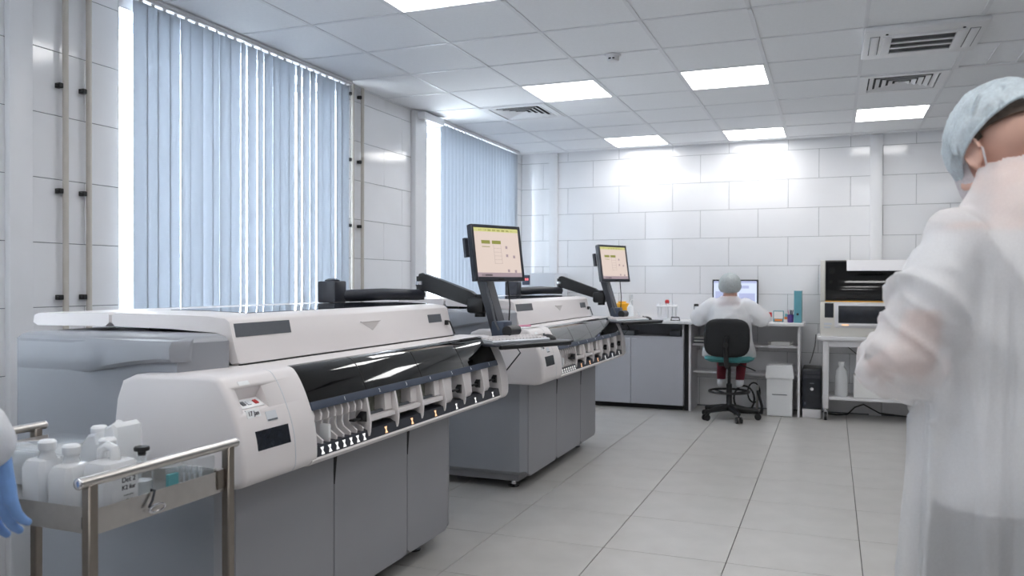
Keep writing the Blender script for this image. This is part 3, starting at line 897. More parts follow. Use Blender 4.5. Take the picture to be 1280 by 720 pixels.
# ---- monitor arm with keyboard tray, fixed on the back of each analyser
def arm_set(dy, label_arm, label_mon, label_key, label_mouse):
    t = thing('swivel_mount', label_arm, 'arm', (-2.5, 3.72 + dy, 1.21), 'monitor arms on the analysers')
    o = lambda x, y, z: (x, y + dy, z)
    part('post', MB().rbox(-2.555, -2.445, 3.665 + dy, 3.775 + dy, 1.2195, 1.335, .008), 'charcoal_plastic', t)
    part('post_cap', MB().lathe([(.04, 0), (.04, .006), (.02, .014)], o(-2.5, 3.72, 1.335), 16), 'charcoal_plastic', t)
    a, b = Vector(o(-2.47, 3.76, 1.255)), Vector(o(-2.28, 4.33, 1.255))
    part('lower_arm', MB().tube([a, a.lerp(b, .1), a.lerp(b, .5) + Vector((0, 0, .006)), a.lerp(b, .95), b], [.030, .034, .034, .033, .028], 14), 'charcoal_plastic', t)
    part('pivot', MB().cyl(o(-2.285, 4.32, 1.225), o(-2.285, 4.32, 1.365), .024, n=16), 'black_plastic', t)
    part('pivot_ring', MB().cyl(o(-2.285, 4.32, 1.315), o(-2.285, 4.32, 1.335), .028, n=16), 'chrome', t)
    # upper spring arm: a flat tapered box sloping down to the head
    p, q = Vector(o(-2.30, 4.33, 1.345)), Vector(o(-1.93, 4.335, 1.225))
    up = Vector((0, 0, 1)); d = (q - p).normalized(); n = d.cross(up).normalized(); w = n.cross(d)
    vs = []
    for c, hw, hh in ((p, .022, .036), (p.lerp(q, .06), .028, .050), (p.lerp(q, .9), .026, .042), (q, .02, .030)):
        vs += [c + n * sx * hw + w * sz * hh for sx, sz in ((-1, -1), (1, -1), (1, 1), (-1, 1))]
    fs = [(k * 4 + i, k * 4 + (i + 1) % 4, k * 4 + 4 + (i + 1) % 4, k * 4 + 4 + i) for k in range(3) for i in range(4)] + [(3, 2, 1, 0), (12, 13, 14, 15)]
    part('upper_arm', MB().add(vs, fs), 'black_plastic', t)
    part('elbow', MB().rbox(-1.97, -1.86, 4.28 + dy, 4.38 + dy, 1.15, 1.245, .02).cyl(o(-1.90, 4.33, 1.13), o(-1.90, 4.33, 1.26), .032), 'black_plastic', t)
    # slanting bracket down to the tray, with a loose cable
    part('bracket', MB().prism([(-1.90, 1.36), (-1.84, 1.36), (-1.74, 1.03), (-1.80, 1.03)], 4.27 + dy, 4.37 + dy, 'y'), 'charcoal_plastic', t)
    part('tray_hinge', MB().rbox(-1.80, -1.72, 4.255 + dy, 4.385 + dy, .985, 1.11, .01), 'slate_plastic', t)
    part('tilt_knob', MB().cyl(o(-1.70, 4.25, 1.055), o(-1.70, 4.40, 1.055), .03, n=18), 'black_plastic', t)
    part('cable', MB().tube([o(-1.83, 4.26, 1.34), o(-1.815, 4.245, 1.27), o(-1.79, 4.24, 1.2), o(-1.775, 4.245, 1.12), o(-1.75, 4.25, 1.06)], .006, 6), 'label_grey', t)
    part('cable', MB().tube([o(-1.74, 4.36, 1.34), o(-1.73, 4.37, 1.2), o(-1.735, 4.365, 1.08)], .004, 6), 'black_plastic', t)
    # tray, turned like the screen
    ang = math.atan2(-.43, .90)
    M = Matrix.Translation(o(-1.775, 4.325, 0)) @ Matrix.Rotation(ang, 4, 'Z')      # x' = towards the operator, y' = along the screen
    tr = MB().rbox(-.02, .30, -.30, .30, .990, 1.002, .005); tr.xf(M)
    part('keyboard_tray', tr, 'charcoal_plastic', t)
    tr = MB().rbox(.285, .315, -.27, .27, .975, 1.0, .008); tr.xf(M)
    part('tray_edge', tr, 'black_plastic', t)
    tc = MB().tube([M @ Vector((.1, .02, .985)), M @ Vector((.12, .05, .93)), M @ Vector((.03, .02, .82)), M @ Vector((.0, .0, .80))], .004, 6)
    part('tray_cable', tc, 'black_plastic', t)
    # keyboard
    k = thing('keyboard', label_key, 'keyboard', tuple(M @ Vector((.16, -.055, 1.0025))), 'keyboards on the analyser trays')
    kb = MB().prism([(.075, 1.0025), (.245, 1.0025), (.248, 1.012), (.24, 1.018), (.08, 1.027), (.073, 1.02)], -.27, .16, 'y'); kb.xf(M)
    part('case', kb, 'machine_light', k)
    for r_ in range(5):
        for c_ in range(16):
            kx = .09 + r_ * .029; ky = -.258 + c_ * .0256
            zt = 1.027 - (kx - .08) / .16 * .009
            b_ = MB().box(kx, kx + .024, ky, ky + .021, zt - .002, zt + .006); b_.xf(M)
            part('key', b_, 'machine_white', k, smooth=False)
    m_ = thing('mouse', label_mouse, 'mouse', tuple(M @ Vector((.17, .225, 1.0025))), 'computer mice on the analyser trays')
    ms = MB().ell((0, 0, 0), (.058, .033, .030)); ms.v = [(x, y, max(z, 0)) for x, y, z in ms.v]; ms.xf(M @ Matrix.Translation((.17, .225, 1.0025)))
    part('shell', ms, 'black_plastic', m_)
    wh = MB().cyl((.135, .222, 1.029), (.135, .228, 1.029), .006, n=10); wh.xf(M)
    part('wheel', wh, 'label_grey', m_)
    # monitor
    mo = thing('monitor', label_mon, 'monitor', o(-1.80, 4.325, 1.34), 'monitors on the analyser arms')
    T = Matrix.Translation(o(-1.785, 4.315, 1.497)) @ Matrix.Rotation(ang, 4, 'Z') @ Matrix.Rotation(R(-9), 4, 'Y')
    def P(name, b, m, par, **kw):
        b.xf(T); return part(name, b, m, par, **kw)
    W, Hh = .188, .162
    sc = MB()
    P('housing', MB().prism([(-W + .02, -Hh + .02), (W - .02, -Hh + .02), (W - .02, Hh - .02), (-W + .02, Hh - .02)], 0, 0, 'x', [(-.055, .02), (-.045, 0), (-.03, -.018), (.0, -.02)]), 'charcoal_plastic', mo)
    bz = MB()
    for y0, y1, z0, z1 in ((-W, -W + .018, -Hh, Hh), (W - .018, W, -Hh, Hh), (-W + .018, W - .018, Hh - .018, Hh), (-W + .018, W - .018, -Hh, -Hh + .024)):
        bz.rbox(0, .010, y0, y1, z0, z1, .003, 1)
    P('bezel', bz, 'charcoal_plastic', mo)
    s = P('screen', MB().box(0, .005, -W + .018, W - .018, -Hh + .024, Hh - .018), 'screen_cream', mo, smooth=False)
    def ui(y0, y1, z0, z1, m): P('screen_panel', MB().box(.005, .0056, y0, y1, z0, z1), m, s, smooth=False)
    sw, s0, s1 = W - .018, -Hh + .024, Hh - .018
    ui(-sw, sw, s1 - .022, s1, 'screen_yellow')
    for q in range(9): ui(-sw + .035 + q * .035, -sw + .06 + q * .035, s1 - .030 + .012, s1 - .008, 'screen_olive')
    ui(-.120, -.055, .052, .072, 'screen_olive'); ui(-.040, .028, .052, .072, 'screen_olive')
    ui(-.118, -.058, .033, .037, 'screen_olive')
    for q in range(5): ui(-.030, .026, -.062 + q * .022, -.060 + q * .022, 'screen_line')
    ui(-.031, -.029, -.062, .048, 'screen_line'); ui(.025, .027, -.062, .048, 'screen_line')
    for yy, zz in ((.068, .034), (.068, -.014), (.122, -.020), (.07, -.102), (.125, -.105)): ui(yy - .008, yy + .008, zz - .008, zz + .008, 'screen_mauve')
    ui(-sw, sw, s0, s0 + .024, 'screen_mauve'); ui(-sw + .03, -sw + .11, s0 + .004, s0 + .015, 'screen_ink')
    P('mount_plate', MB().box(-.075, -.055, -.05, .05, -.08, .05).box(-.11, -.075, -.03, .03, -.12, -.02), 'black_plastic', mo)
    P('side_handle', MB().box(-.06, -.04, -W - .014, -W + .01, -.02, .09), 'charcoal_plastic', mo)
    P('button', MB().box(.009, .012, -.02, .02, -Hh + .006, -Hh + .014), 'black_plastic', mo)
arm_set(0, 'black jointed monitor arm on the analyser beside the cart', 'flat monitor on the arm of the analyser beside the cart', 'grey keyboard on the tray between the two analysers', 'black mouse on the tray between the two analysers')
arm_set(DY - .08, 'black jointed monitor arm on the analyser near the back wall', 'flat monitor on the arm of the analyser near the back wall', 'grey keyboard on the tray nearest the back bench', 'black mouse on the tray nearest the back bench')

# papers and a pink pen lying on the far analyser's housing
single('paper_sheet', MB().xf(Matrix.Identity(4)).prism([(-1.98, 4.80), (-1.80, 4.77), (-1.78, 5.02), (-1.96, 5.05)], 1.040, 1.043, 'z'), 'paper', 'white paper sheet lying on the end housing of the far analyser', 'paper')
single('marker_pen', MB().tube([(-1.90, 4.82, 1.050), (-1.82, 4.96, 1.050)], [.006, .007], 10), 'pink_plastic', 'pink marker pen lying on a paper sheet', 'pen')

# pale cabinet with a red readout in the corner behind the far analyser
t = thing('water_purifier', 'pale upright unit with a red digital readout in the corner', 'appliance', (-3.05, 8.6, 0))
part('casing', MB().rbox(-3.33, -2.80, 8.40, 8.86, .02, 1.43, .015), 'machine_light', t)
pn = part('control_panel', MB().rbox(-3.18, -3.09, 8.392, 8.402, 1.30, 1.41, .004), 'slate_plastic', t)
lettering('readout', '20.8', .035, 'lamp_red', pn, (-3.135, 8.390, 1.36), (1, 0, 0), (0, 0, 1))
part('foot', MB().box(-3.3, -2.83, 8.45, 8.8, 0, .02), 'black_plastic', t)
# ------------------------------------------------------------------ bench and desk along the back wall
YF = 8.48
t = thing('base_cabinet', 'grey two-door base cabinet with an open niche under the worktop', 'cabinet', (-1.9, 8.7, 0))
x0, x1 = -2.42, -1.425
part('carcass', MB().box(x0, x0 + .018, YF + .02, 8.94, .05, .90).box(x1 - .018, x1, YF + .02, 8.94, .05, .90).box(x0 + .018, x1 - .018, 8.92, 8.94, .05, .90), 'desk_grey', t, smooth=False)
part('bottom_board', MB().box(x0 + .018, x1 - .018, YF + .02, 8.92, .05, .07), 'desk_grey', t)
part('niche_shelf', MB().box(x0 + .018, x1 - .018, YF + .02, 8.92, .745, .765), 'desk_grey', t)
part('kick_board', MB().box(x0 + .02, x1 - .02, YF + .06, YF + .075, 0, .05), 'seam_dark', t)
for a, b in ((-2.418, -1.982), (-1.978, -1.427)):
    d = part('door', MB().rbox(a, b, YF, YF + .018, .055, .752, .002, 1), 'desk_grey', t)
    part('handle', MB().box(b - .06 if a < -2 else a + .01, b - .01 if a < -2 else a + .06, YF - .004, YF, .735, .742), 'machine_light', d)
t = thing('desk', 'white office desk with two open shelves and panel sides', 'desk', (-.82, 8.7, 0))
dx0, dx1 = -1.375, -.29
part('side_panel', MB().box(dx0, dx0 + .022, YF + .02, 8.94, 0, .902), 'desk_white', t)
part('side_panel', MB().box(dx1 - .022, dx1, YF + .02, 8.94, 0, .902), 'desk_white', t)
part('shelf', MB().box(dx0 + .022, dx1 - .022, 8.60, 8.94, .675, .697), 'desk_white', t)
part('shelf', MB().box(dx0 + .022, dx1 - .022, 8.66, 8.94, .385, .405), 'desk_white', t)
part('desk_top', MB().rbox(-1.418, -.255, 8.42, 8.94, .903, .932, .004), 'worktop', t)
single('gap_shade', MB().box(-1.422, -1.378, YF + .05, 8.93, 0, .90), 'seam_dark', 'dark strip standing in for the shade between the base cabinet and the desk', 'panel')  # near-black box put in for the shade of the open gap
single('worktop', MB().rbox(-2.44, -1.42, 8.42, 8.94, .903, .932, .004), 'worktop', 'white worktop lying on the grey base cabinet', 'worktop')
ZT = .9325

# things on the bench
single('storage_box', MB().rbox(-1.58, -1.46, 8.52, 8.66, .766, .83, .01), 'charcoal_plastic', 'small dark box inside the niche of the base cabinet', 'box')
single('storage_tray', MB().rbox(-2.2, -1.95, 8.52, 8.75, .766, .82, .01), 'label_grey', 'flat grey tray inside the niche of the base cabinet', 'tray')
t = thing('waste_container', 'yellow plastic waste container on the worktop', 'container', (-2.13, 8.7, ZT))
part('tub', MB().lathe([(.055, 0), (.06, .004), (.072, .15), (.074, .152), (.074, .158)], (-2.13, 8.7, ZT), 24), 'yellow_plastic', t)
part('lid', MB().lathe([(.078, .158), (.078, .168), (.045, .176), (.044, .19), (.03, .192)], (-2.13, 8.7, ZT), 24), 'yellow_plastic', t)
t = thing('wash_bottle', 'slim white wash bottle beside the yellow container', 'bottle', (-2.02, 8.62, ZT))
part('body', MB().lathe([(.03, 0), (.034, .005), (.034, .13), (.022, .15), (.014, .155), (.014, .165)], (-2.02, 8.62, ZT), 20), 'hdpe', t)
part('spout', MB().tube([(-2.02, 8.62, ZT + .165), (-2.02, 8.62, ZT + .19), (-2.0, 8.61, ZT + .215), (-1.975, 8.60, ZT + .21)], [.012, .005, .004, .003], 8), 'hdpe', t)
t = thing('measuring_cylinder', 'tall clear measuring cylinder standing by the tiled wall', 'glassware', (-2.05, 8.78, ZT))
part('tube', MB().lathe([(.02, .01), (.021, .02), (.021, .26), (.024, .264)], (-2.05, 8.78, ZT), 18), 'acrylic', t)
part('foot', MB().lathe([(.04, 0), (.04, .008), (.02, .012)], (-2.05, 8.78, ZT), 18), 'acrylic', t)
t = thing('pink_flask', 'small flask of pink liquid on the worktop', 'flask', (-1.94, 8.66, ZT))
part('glass_body', MB().lathe([(.03, 0), (.034, .004), (.014, .055), (.012, .08), (.015, .082)], (-1.94, 8.66, ZT), 18), 'acrylic', t)
part('liquid', MB().lathe([(.028, .003), (.031, .006), (.022, .028)], (-1.94, 8.66, ZT), 18), 'pink_plastic', t)
single('petri_dish', MB().lathe([(.04, 0), (.042, .002), (.042, .014), (.04, .016)], (-1.84, 8.62, ZT), 20), 'milky', 'low round dish between the pink flask and the white jars', 'dish')
# the white rotating rack with jars and a red knob
t = thing('pipette_carousel', 'white round pipette rack with a red top knob', 'rack', (-1.635, 8.68, ZT))
c = (-1.635, 8.68, ZT)
part('base', MB().lathe([(.07, 0), (.072, .006), (.066, .012), (.02, .018)], c, 28), 'hdpe', t)
part('column', MB().lathe([(.016, .012), (.016, .155)], c, 16), 'hdpe', t)
part('ring_plate', MB().lathe([(.03, .135), (.112, .138), (.116, .145), (.112, .153), (.03, .156)], c, 30), 'hdpe', t)
part('knob', MB().lathe([(.012, .156), (.012, .17), (.022, .18), (.024, .195), (.018, .21), (.008, .215)], c, 18), 'red_plastic', t)
for k in range(8):
    w = k * PI / 4 + .2
    px_, py_ = c[0] + .095 * math.cos(w), c[1] + .095 * math.sin(w)
    p_ = part('pipette', MB().lathe([(.003, .02), (.007, .06), (.010, .07), (.011, .165), (.008, .172)], (px_, py_, ZT), 10), 'hdpe', t)
    part('tip_cap', MB().lathe([(.006, .172), (.006, .18)], (px_, py_, ZT), 8), 'machine_light', p_)
t = thing('hole_punch', 'small black desk punch at the edge of the worktop', 'punch', (-1.515, 8.50, ZT))
part('base', MB().rbox(-1.565, -1.465, 8.485, 8.515, ZT, ZT + .007, .002), 'black_plastic', t)
part('lever', MB().tube([(-1.558, 8.50, ZT + .006), (-1.555, 8.50, ZT + .036), (-1.475, 8.50, ZT + .036), (-1.472, 8.50, ZT + .006)], .006, 8), 'black_plastic', t)
t = thing('desk_phone', 'upright black cordless phone in its cradle on the desk', 'phone', (-1.325, 8.66, ZT))
part('cradle', MB().rbox(-1.365, -1.285, 8.62, 8.70, ZT, ZT + .03, .008), 'black_plastic', t)
hs = part('handset', MB().rbox(-1.35, -1.30, 8.650, 8.675, ZT + .02, ZT + .175, .009), 'black_plastic', t)
part('display', MB().box(-1.343, -1.307, 8.6485, 8.651, ZT + .12, ZT + .15), 'machine_light', hs)
# desk monitor
t = thing('desk_monitor', 'widescreen monitor showing a pale blue page on the desk', 'monitor', (-.94, 8.76, ZT))
part('base', MB().lathe([(.10, 0), (.10, .008), (.03, .014)], (-.94, 8.79, ZT), 24, 1.2, .8), 'black_plastic', t)
part('neck', MB().box(-.965, -.915, 8.79, 8.81, ZT + .01, ZT + .25), 'black_plastic', t)
part('housing', MB().rbox(-1.172, -.708, 8.75, 8.785, 1.062, 1.362, .006), 'black_plastic', t)
s = part('screen', MB().box(-1.157, -.723, 8.746, 8.75, 1.082, 1.347), 'screen_blue', t, smooth=False)
for a, b, z0, z1, m in ((-1.157, -.723, 1.325, 1.347, 'screen_lilac'), (-1.10, -.80, 1.27, 1.30, 'screen_lilac'), (-.90, -.74, 1.10, 1.22, 'screen_lilac'), (-1.14, -1.02, 1.10, 1.24, 'screen_lilac')):
    part('screen_panel', MB().box(a, b, 8.7452, 8.746, z0, z1), m, s, smooth=False)
t = thing('desk_keyboard', 'flat black keyboard in front of the desk monitor', 'keyboard', (-.94, 8.55, ZT))
part('case', MB().rbox(-1.14, -.74, 8.49, 8.61, ZT, ZT + .016, .004), 'black_plastic', t)
for r_ in range(4):
    part('key_row', MB().box(-1.125, -.755, 8.50 + r_ * .026, 8.522 + r_ * .026, ZT + .016, ZT + .020), 'charcoal_plastic', t)
# small things right of the seated person
t = thing('glue_pot', 'clear pot with a red lid on the desk', 'pot', (-.602, 8.66, ZT))
part('jar', MB().lathe([(.03, 0), (.033, .004), (.033, .045), (.03, .05)], (-.602, 8.66, ZT), 18), 'acrylic', t)
part('lid', MB().lathe([(.036, .05), (.037, .054), (.037, .092), (.034, .098)], (-.602, 8.66, ZT), 18), 'red_plastic', t)
single('rubber_stamp', MB().lathe([(.016, 0), (.016, .012), (.007, .02), (.011, .042), (.006, .052)], (-.655, 8.56, ZT), 14), 'black_plastic', 'small black stamp beside the pot with the red lid', 'stamp')
t = thing('photo_cube', 'white card in a teal stand on the desk', 'card stand', (-.505, 8.67, ZT))
part('stand', MB().rbox(-.555, -.452, 8.66, 8.69, ZT, ZT + .115, .004), 'binder_teal', t)
part('card', MB().box(-.547, -.460, 8.656, 8.66, ZT + .035, ZT + .107), 'paper', t)
part('coloured_strip', MB().box(-.54, -.467, 8.656, 8.66, ZT + .010, ZT + .030), 'orange_plastic', t)
t = thing('sticky_note_box', 'open white box with orange and green notes beside the teal stand', 'box', (-.425, 8.655, ZT))
part('box', MB().rbox(-.452, -.398, 8.63, 8.68, ZT, ZT + .03, .003), 'paper', t)
part('notes', MB().box(-.446, -.404, 8.636, 8.674, ZT + .03, ZT + .055), 'orange_plastic', t)
part('card', MB().box(-.446, -.410, 8.664, 8.668, ZT + .055, ZT + .10), 'paper', t)
part('card', MB().box(-.44, -.416, 8.65, 8.654, ZT + .055, ZT + .085), 'teal_label', t)
t = thing('pen_cup', 'purple pen cup standing against the teal binder', 'pen cup', (-.375, 8.66, ZT))
part('cup', MB().lathe([(.026, 0), (.029, .003), (.032, .08), (.029, .08), (.026, .006)], (-.385, 8.61, ZT), 18), 'purple_plastic', t)
for k, m in enumerate(('black_plastic', 'slate_plastic', 'pink_plastic', 'black_plastic')):
    w = k * 1.7
    part('pen', MB().tube([(-.385 + .006 * math.cos(w), 8.61 + .006 * math.sin(w), ZT + .01), (-.385 + .024 * math.cos(w), 8.61 + .024 * math.sin(w), ZT + .125)], .004, 8), m, t)
t = thing('ring_binder', 'teal ring binder standing upright at the end of the desk', 'binder', (-.315, 8.72, ZT))
part('spine', MB().rbox(-.352, -.282, 8.575, 8.58, ZT, ZT + .318, .002, 1), 'binder_teal', t)
part('cover', MB().box(-.352, -.349, 8.58, 8.86, ZT, ZT + .318), 'binder_teal', t)
part('cover', MB().box(-.285, -.282, 8.58, 8.86, ZT, ZT + .318), 'binder_teal', t)
part('pages', MB().box(-.347, -.287, 8.59, 8.85, ZT + .006, ZT + .305), 'paper', t)
part('finger_hole', MB().cyl((-.317, 8.573, ZT + .085), (-.317, 8.5755, ZT + .085), .012, n=16), 'black_plastic', t)
# on the shelves
t = thing('paper_stack', 'uneven stack of papers on the upper desk shelf beside the binder end', 'papers', (-.47, 8.72, .6975))
for k in range(4):
    a = .03 * (k % 2)
    part('sheet_bundle', MB().prism([(-.60 + a, 8.62), (-.36 - a, 8.63), (-.37, 8.84), (-.61 + a, 8.83)], .698 + k * .009, .706 + k * .009, 'z'), 'paper', t)
t = thing('folder_stack', 'dark and white folders on the upper desk shelf by the cabinet', 'folders', (-1.24, 8.72, .6975))
for k, m in enumerate(('charcoal_plastic', 'paper', 'label_grey', 'paper')):
    part('folder', MB().prism([(-1.345, 8.62 + .005 * k), (-1.12 - .02 * k, 8.62), (-1.12 - .02 * k, 8.88), (-1.345, 8.88)], .698 + k * .016, .712 + k * .016, 'z'), m, t)
# white bin under the desk
t = thing('storage_bin', 'white lidded plastic bin on the floor under the desk', 'bin', (-.475, 8.62, 0))
b0, b1 = -.615, -.345
part('tub', MB().prism([(b0 + .012, 8.49), (b1 - .012, 8.49), (b1 - .012, 8.80), (b0 + .012, 8.80)], 0, 0, 'z', [(.002, .012), (.01, .004), (.385, 0)]), 'hdpe', t)
part('lid', MB().prism([(b0, 8.478), (b1, 8.478), (b1, 8.812), (b0, 8.812)], 0, 0, 'z', [(.380, 0), (.40, 0), (.50, .012), (.512, .03)]), 'hdpe', t)
part('grip_slot', MB().rbox(-.55, -.41, 8.487, 8.492, .215, .223, .002), 'label_grey', t)
# computer tower on a white stand
single('tower_stand', MB().rbox(-.268, -.092, 8.53, 8.87, 0, .085, .004), 'desk_white', 'low white box under the black computer tower', 'stand')
t = thing('computer_tower', 'black computer tower beside the desk on a white box', 'computer', (-.18, 8.7, .0855))
part('case', MB().rbox(-.268, -.092, 8.55, 8.90, .086, .486, .006), 'black_plastic', t)
part('front_panel', MB().rbox(-.264, -.096, 8.538, 8.552, .092, .482, .008), 'display_dark', t)
part('drive_bay', MB().box(-.255, -.105, 8.534, 8.539, .43, .46), 'charcoal_plastic', t)
part('drive_bay', MB().box(-.255, -.105, 8.534, 8.539, .39, .42), 'charcoal_plastic', t)
part('power_button', MB().cyl((-.18, 8.532, .285), (-.18, 8.539, .285), .016, n=18), 'chrome', t)
part('badge', MB().box(-.25, -.235, 8.536, 8.539, .13, .155), 'slate_plastic', t)
part('port', MB().box(-.20, -.16, 8.536, 8.539, .335, .345), 'label_grey', t)

# ------------------------------------------------------------------ wheeled table with the bench device
tx0, tx1, ty0, ty1 = -.135, .90, 8.40, 8.90
t = thing('wheeled_table', 'white metal table on castors carrying the bench device', 'table', (.38, 8.65, 0))
part('table_top', MB().rbox(tx0, tx1, ty0, ty1, .775, .815, .006), 'desk_white', t)
part('lower_shelf', MB().rbox(tx0 + .05, tx1 - .05, ty0 + .045, ty1 - .03, .20, .225, .004), 'desk_white', t)
for xx in (tx0 + .055, tx1 - .11):
    for yy in (ty0 + .03, ty1 - .085):
        l = part('leg', MB().rbox(xx, xx + .055, yy, yy + .055, .115, .775, .005), 'desk_white', t)
        cx_, cy_ = xx + .0275, yy + .0275
        part('castor', MB().cyl((cx_, cy_, .115), (cx_, cy_, .085), .012, n=12).box(cx_ - .019, cx_ - .015, cy_ - .025, cy_ + .025, .03, .09).box(cx_ + .015, cx_ + .019, cy_ - .025, cy_ + .025, .03, .09).box(cx_ - .019, cx_ + .019, cy_ - .025, cy_ + .025, .085, .09), 'chrome', l)
        part('wheel', MB().cyl((cx_ - .013, cy_ - .005, .036), (cx_ + .013, cy_ - .005, .036), .036, n=20), 'black_plastic', l)
part('apron', MB().box(tx0 + .11, tx1 - .11, ty0 + .04, ty0 + .06, .715, .775), 'desk_white', t)
part('apron', MB().box(tx0 + .11, tx1 - .11, ty1 - .06, ty1 - .04, .715, .775), 'desk_white', t)
t = thing('bench_device', 'cream bench instrument with a black glass hood and front hatch', 'device', (.36, 8.62, .8155))
zb = .8155
X0, X1, Y0, Y1 = -.105, .80, 8.44, 8.86
part('lower_housing', MB().rbox(X0, X1, Y0, Y1, zb, 1.150, .010), 'device_cream', t)
part('side_frame', MB().rbox(X0, X0 + .045, Y0, Y1, 1.152, 1.552, .008), 'device_cream', t)
part('side_frame', MB().rbox(X1 - .045, X1, Y0, Y1, 1.152, 1.552, .008), 'device_cream', t)
part('top_frame', MB().box(X0 + .045, X1 - .045, Y0 + .06, Y1, 1.535, 1.552), 'device_cream', t)
part('back_board', MB().box(X0 + .045, X1 - .045, Y1 - .02, Y1, 1.152, 1.535), 'seam_dark', t)
hd = part('glass_hood', MB().prism([(Y0 + .004, 1.175), (Y0 + .010, 1.175), (Y0 + .010, 1.44), (Y0 + .065, 1.545), (Y0 + .06, 1.549), (Y0 + .004, 1.442)], X0 + .047, X1 - .047, 'x'), 'hood_glass', t)
part('hood_plate', MB().prism([(Y0 + .0025, 1.447), (Y0 + .0575, 1.549), (Y0 + .055, 1.5505), (Y0 - .001, 1.448)], X0 + .235, X1 - .06, 'x'), 'desk_white', t)  # opaque white plate over the upper slope of the glass hood
part('inner_floor', MB().box(X0 + .045, X1 - .045, Y0 + .01, Y1 - .02, 1.152, 1.165), 'charcoal_plastic', t)
part('gantry', MB().rbox(X0 + .16, X1 - .1, Y0 + .14, Y0 + .19, 1.31, 1.36, .005), 'steel_dark', t)
part('carriage', MB().rbox(.22, .32, Y0 + .10, Y0 + .18, 1.22, 1.33, .006), 'label_grey', t)
part('rack', MB().rbox(.0, .6, Y0 + .08, Y0 + .26, 1.165, 1.215, .004), 'label_grey', t)
part('round_drive', MB().cyl((0.0, Y0 + .12, 1.45), (0.0, Y0 + .16, 1.45), .032, n=20), 'metal', t)
part('round_drive', MB().cyl((-.01, Y0 + .12, 1.34), (-.01, Y0 + .16, 1.34), .018, n=16), 'metal', t)
part('yellow_edge', MB().box(X0 + .047, X1 - .047, Y0 - .002, Y0 + .004, 1.150, 1.158), 'yellow_plastic', t)
part('side_slot', MB().box(-.065, .015, Y0 - .002, Y0 + .002, .995, 1.135), 'display_dark', t)
hf = part('hatch_frame', MB().rbox(.025, .70, Y0 - .012, Y0 + .002, .90, 1.142, .006), 'desk_white', t)
part('hatch', MB().rbox(.058, .665, Y0 - .015, Y0 - .010, .945, 1.112, .004), 'display_dark', hf)
part('hatch_lip', MB().rbox(.058, .665, Y0 - .026, Y0 - .012, .915, .940, .004), 'desk_white', hf)
part('status_lamp', MB().box(.09, .15, Y0 - .0275, Y0 - .0255, .922, .934), 'lamp_amber', hf)
part('grey_print', MB().box(-.07, .0, Y0 - .0012, Y0 + .001, .925, .945), 'machine_light', t)
part('grey_print', MB().box(-.07, -.01, Y0 - .0012, Y0 + .001, .895, .910), 'machine_light', t)
t = thing('reagent_bottle', 'white reagent bottle on the lower shelf of the wheeled table', 'bottle', (.09, 8.58, .2255))
part('body', MB().lathe([(.055, 0), (.062, .008), (.062, .19), (.055, .22), (.055, .25), (.028, .285), (.026, .295)], (.09, 8.58, .2255), 24), 'milky', t)
part('cap', MB().lathe([(.03, .295), (.031, .30), (.031, .33), (.028, .334)], (.09, 8.58, .2255), 20), 'hdpe', t)
t = thing('storage_carton', 'low white box with a dark grip on the table shelf', 'box', (.4, 8.62, .2255))
part('carton', MB().rbox(.20, .60, 8.50, 8.76, .2255, .44, .006), 'paper', t)
part('grip', MB().rbox(.28, .40, 8.56, 8.60, .440, .462, .006), 'black_plastic', t)
# cables behind the table and the desk
single('power_cable', MB().tube([(-.15, 8.92, .80), (-.16, 8.925, .68), (-.19, 8.925, .56), (-.21, 8.92, .50)], .004, 6), 'black_plastic', 'thin black cable hanging behind the computer tower', 'cable')
single('mains_cable', MB().tube([(.13, 8.92, .70), (.25, 8.93, .60), (.45, 8.93, .48), (.72, 8.93, .33)], .004, 6), 'black_plastic', 'black cable sloping across the tiles behind the wheeled table', 'cable')
single('floor_cable', MB().tube([(-.05, 8.84, .008), (.05, 8.78, .008), (.15, 8.83, .012), (.22, 8.88, .08), (.30, 8.90, .11), (.45, 8.90, .03), (.8, 8.86, .008), (1.1, 8.85, .008)], .007, 8), 'black_plastic', 'black cable lying on the floor under the wheeled table', 'cable')
single('floor_cable', MB().tube([(-2.75, 1.83, .009), (-2.6, 1.80, .009), (-2.47, 1.72, .009), (-2.36, 1.74, .009), (-2.30, 1.90, .009), (-2.3, 2.15, .009)], .009, 8), 'black_plastic', 'black cable on the floor behind the steel cart', 'cable')
t = thing('foot_rest', 'black wire footrest under the desk beside the swivel chair', 'footrest', (-.76, 8.45, 0))
part('frame_loop', MB().tube([(-.82 + .10 * math.cos(w), 8.50, .16 + .13 * math.sin(w)) for w in [2 * PI * k / 20 for k in range(20)]], .010, 8, True), 'black_plastic', t)
part('frame_loop', MB().tube([(-.73 + .06 * math.cos(w), 8.55, .22 + .10 * math.sin(w)) for w in [2 * PI * k / 20 for k in range(20)]], .008, 8, True), 'black_plastic', t)
part('foot_bar', MB().tube([(-.88, 8.5, .02), (-.67, 8.55, .02)], .012, 8), 'black_plastic', t)
part('post', MB().tube([(-.70, 8.53, .02), (-.69, 8.54, .30)], .012, 8), 'metal', t)
part('brace', MB().tube([(-.69, 8.50, .25), (-.645, 8.47, .10), (-.65, 8.47, .02)], .014, 8), 'black_plastic', t)

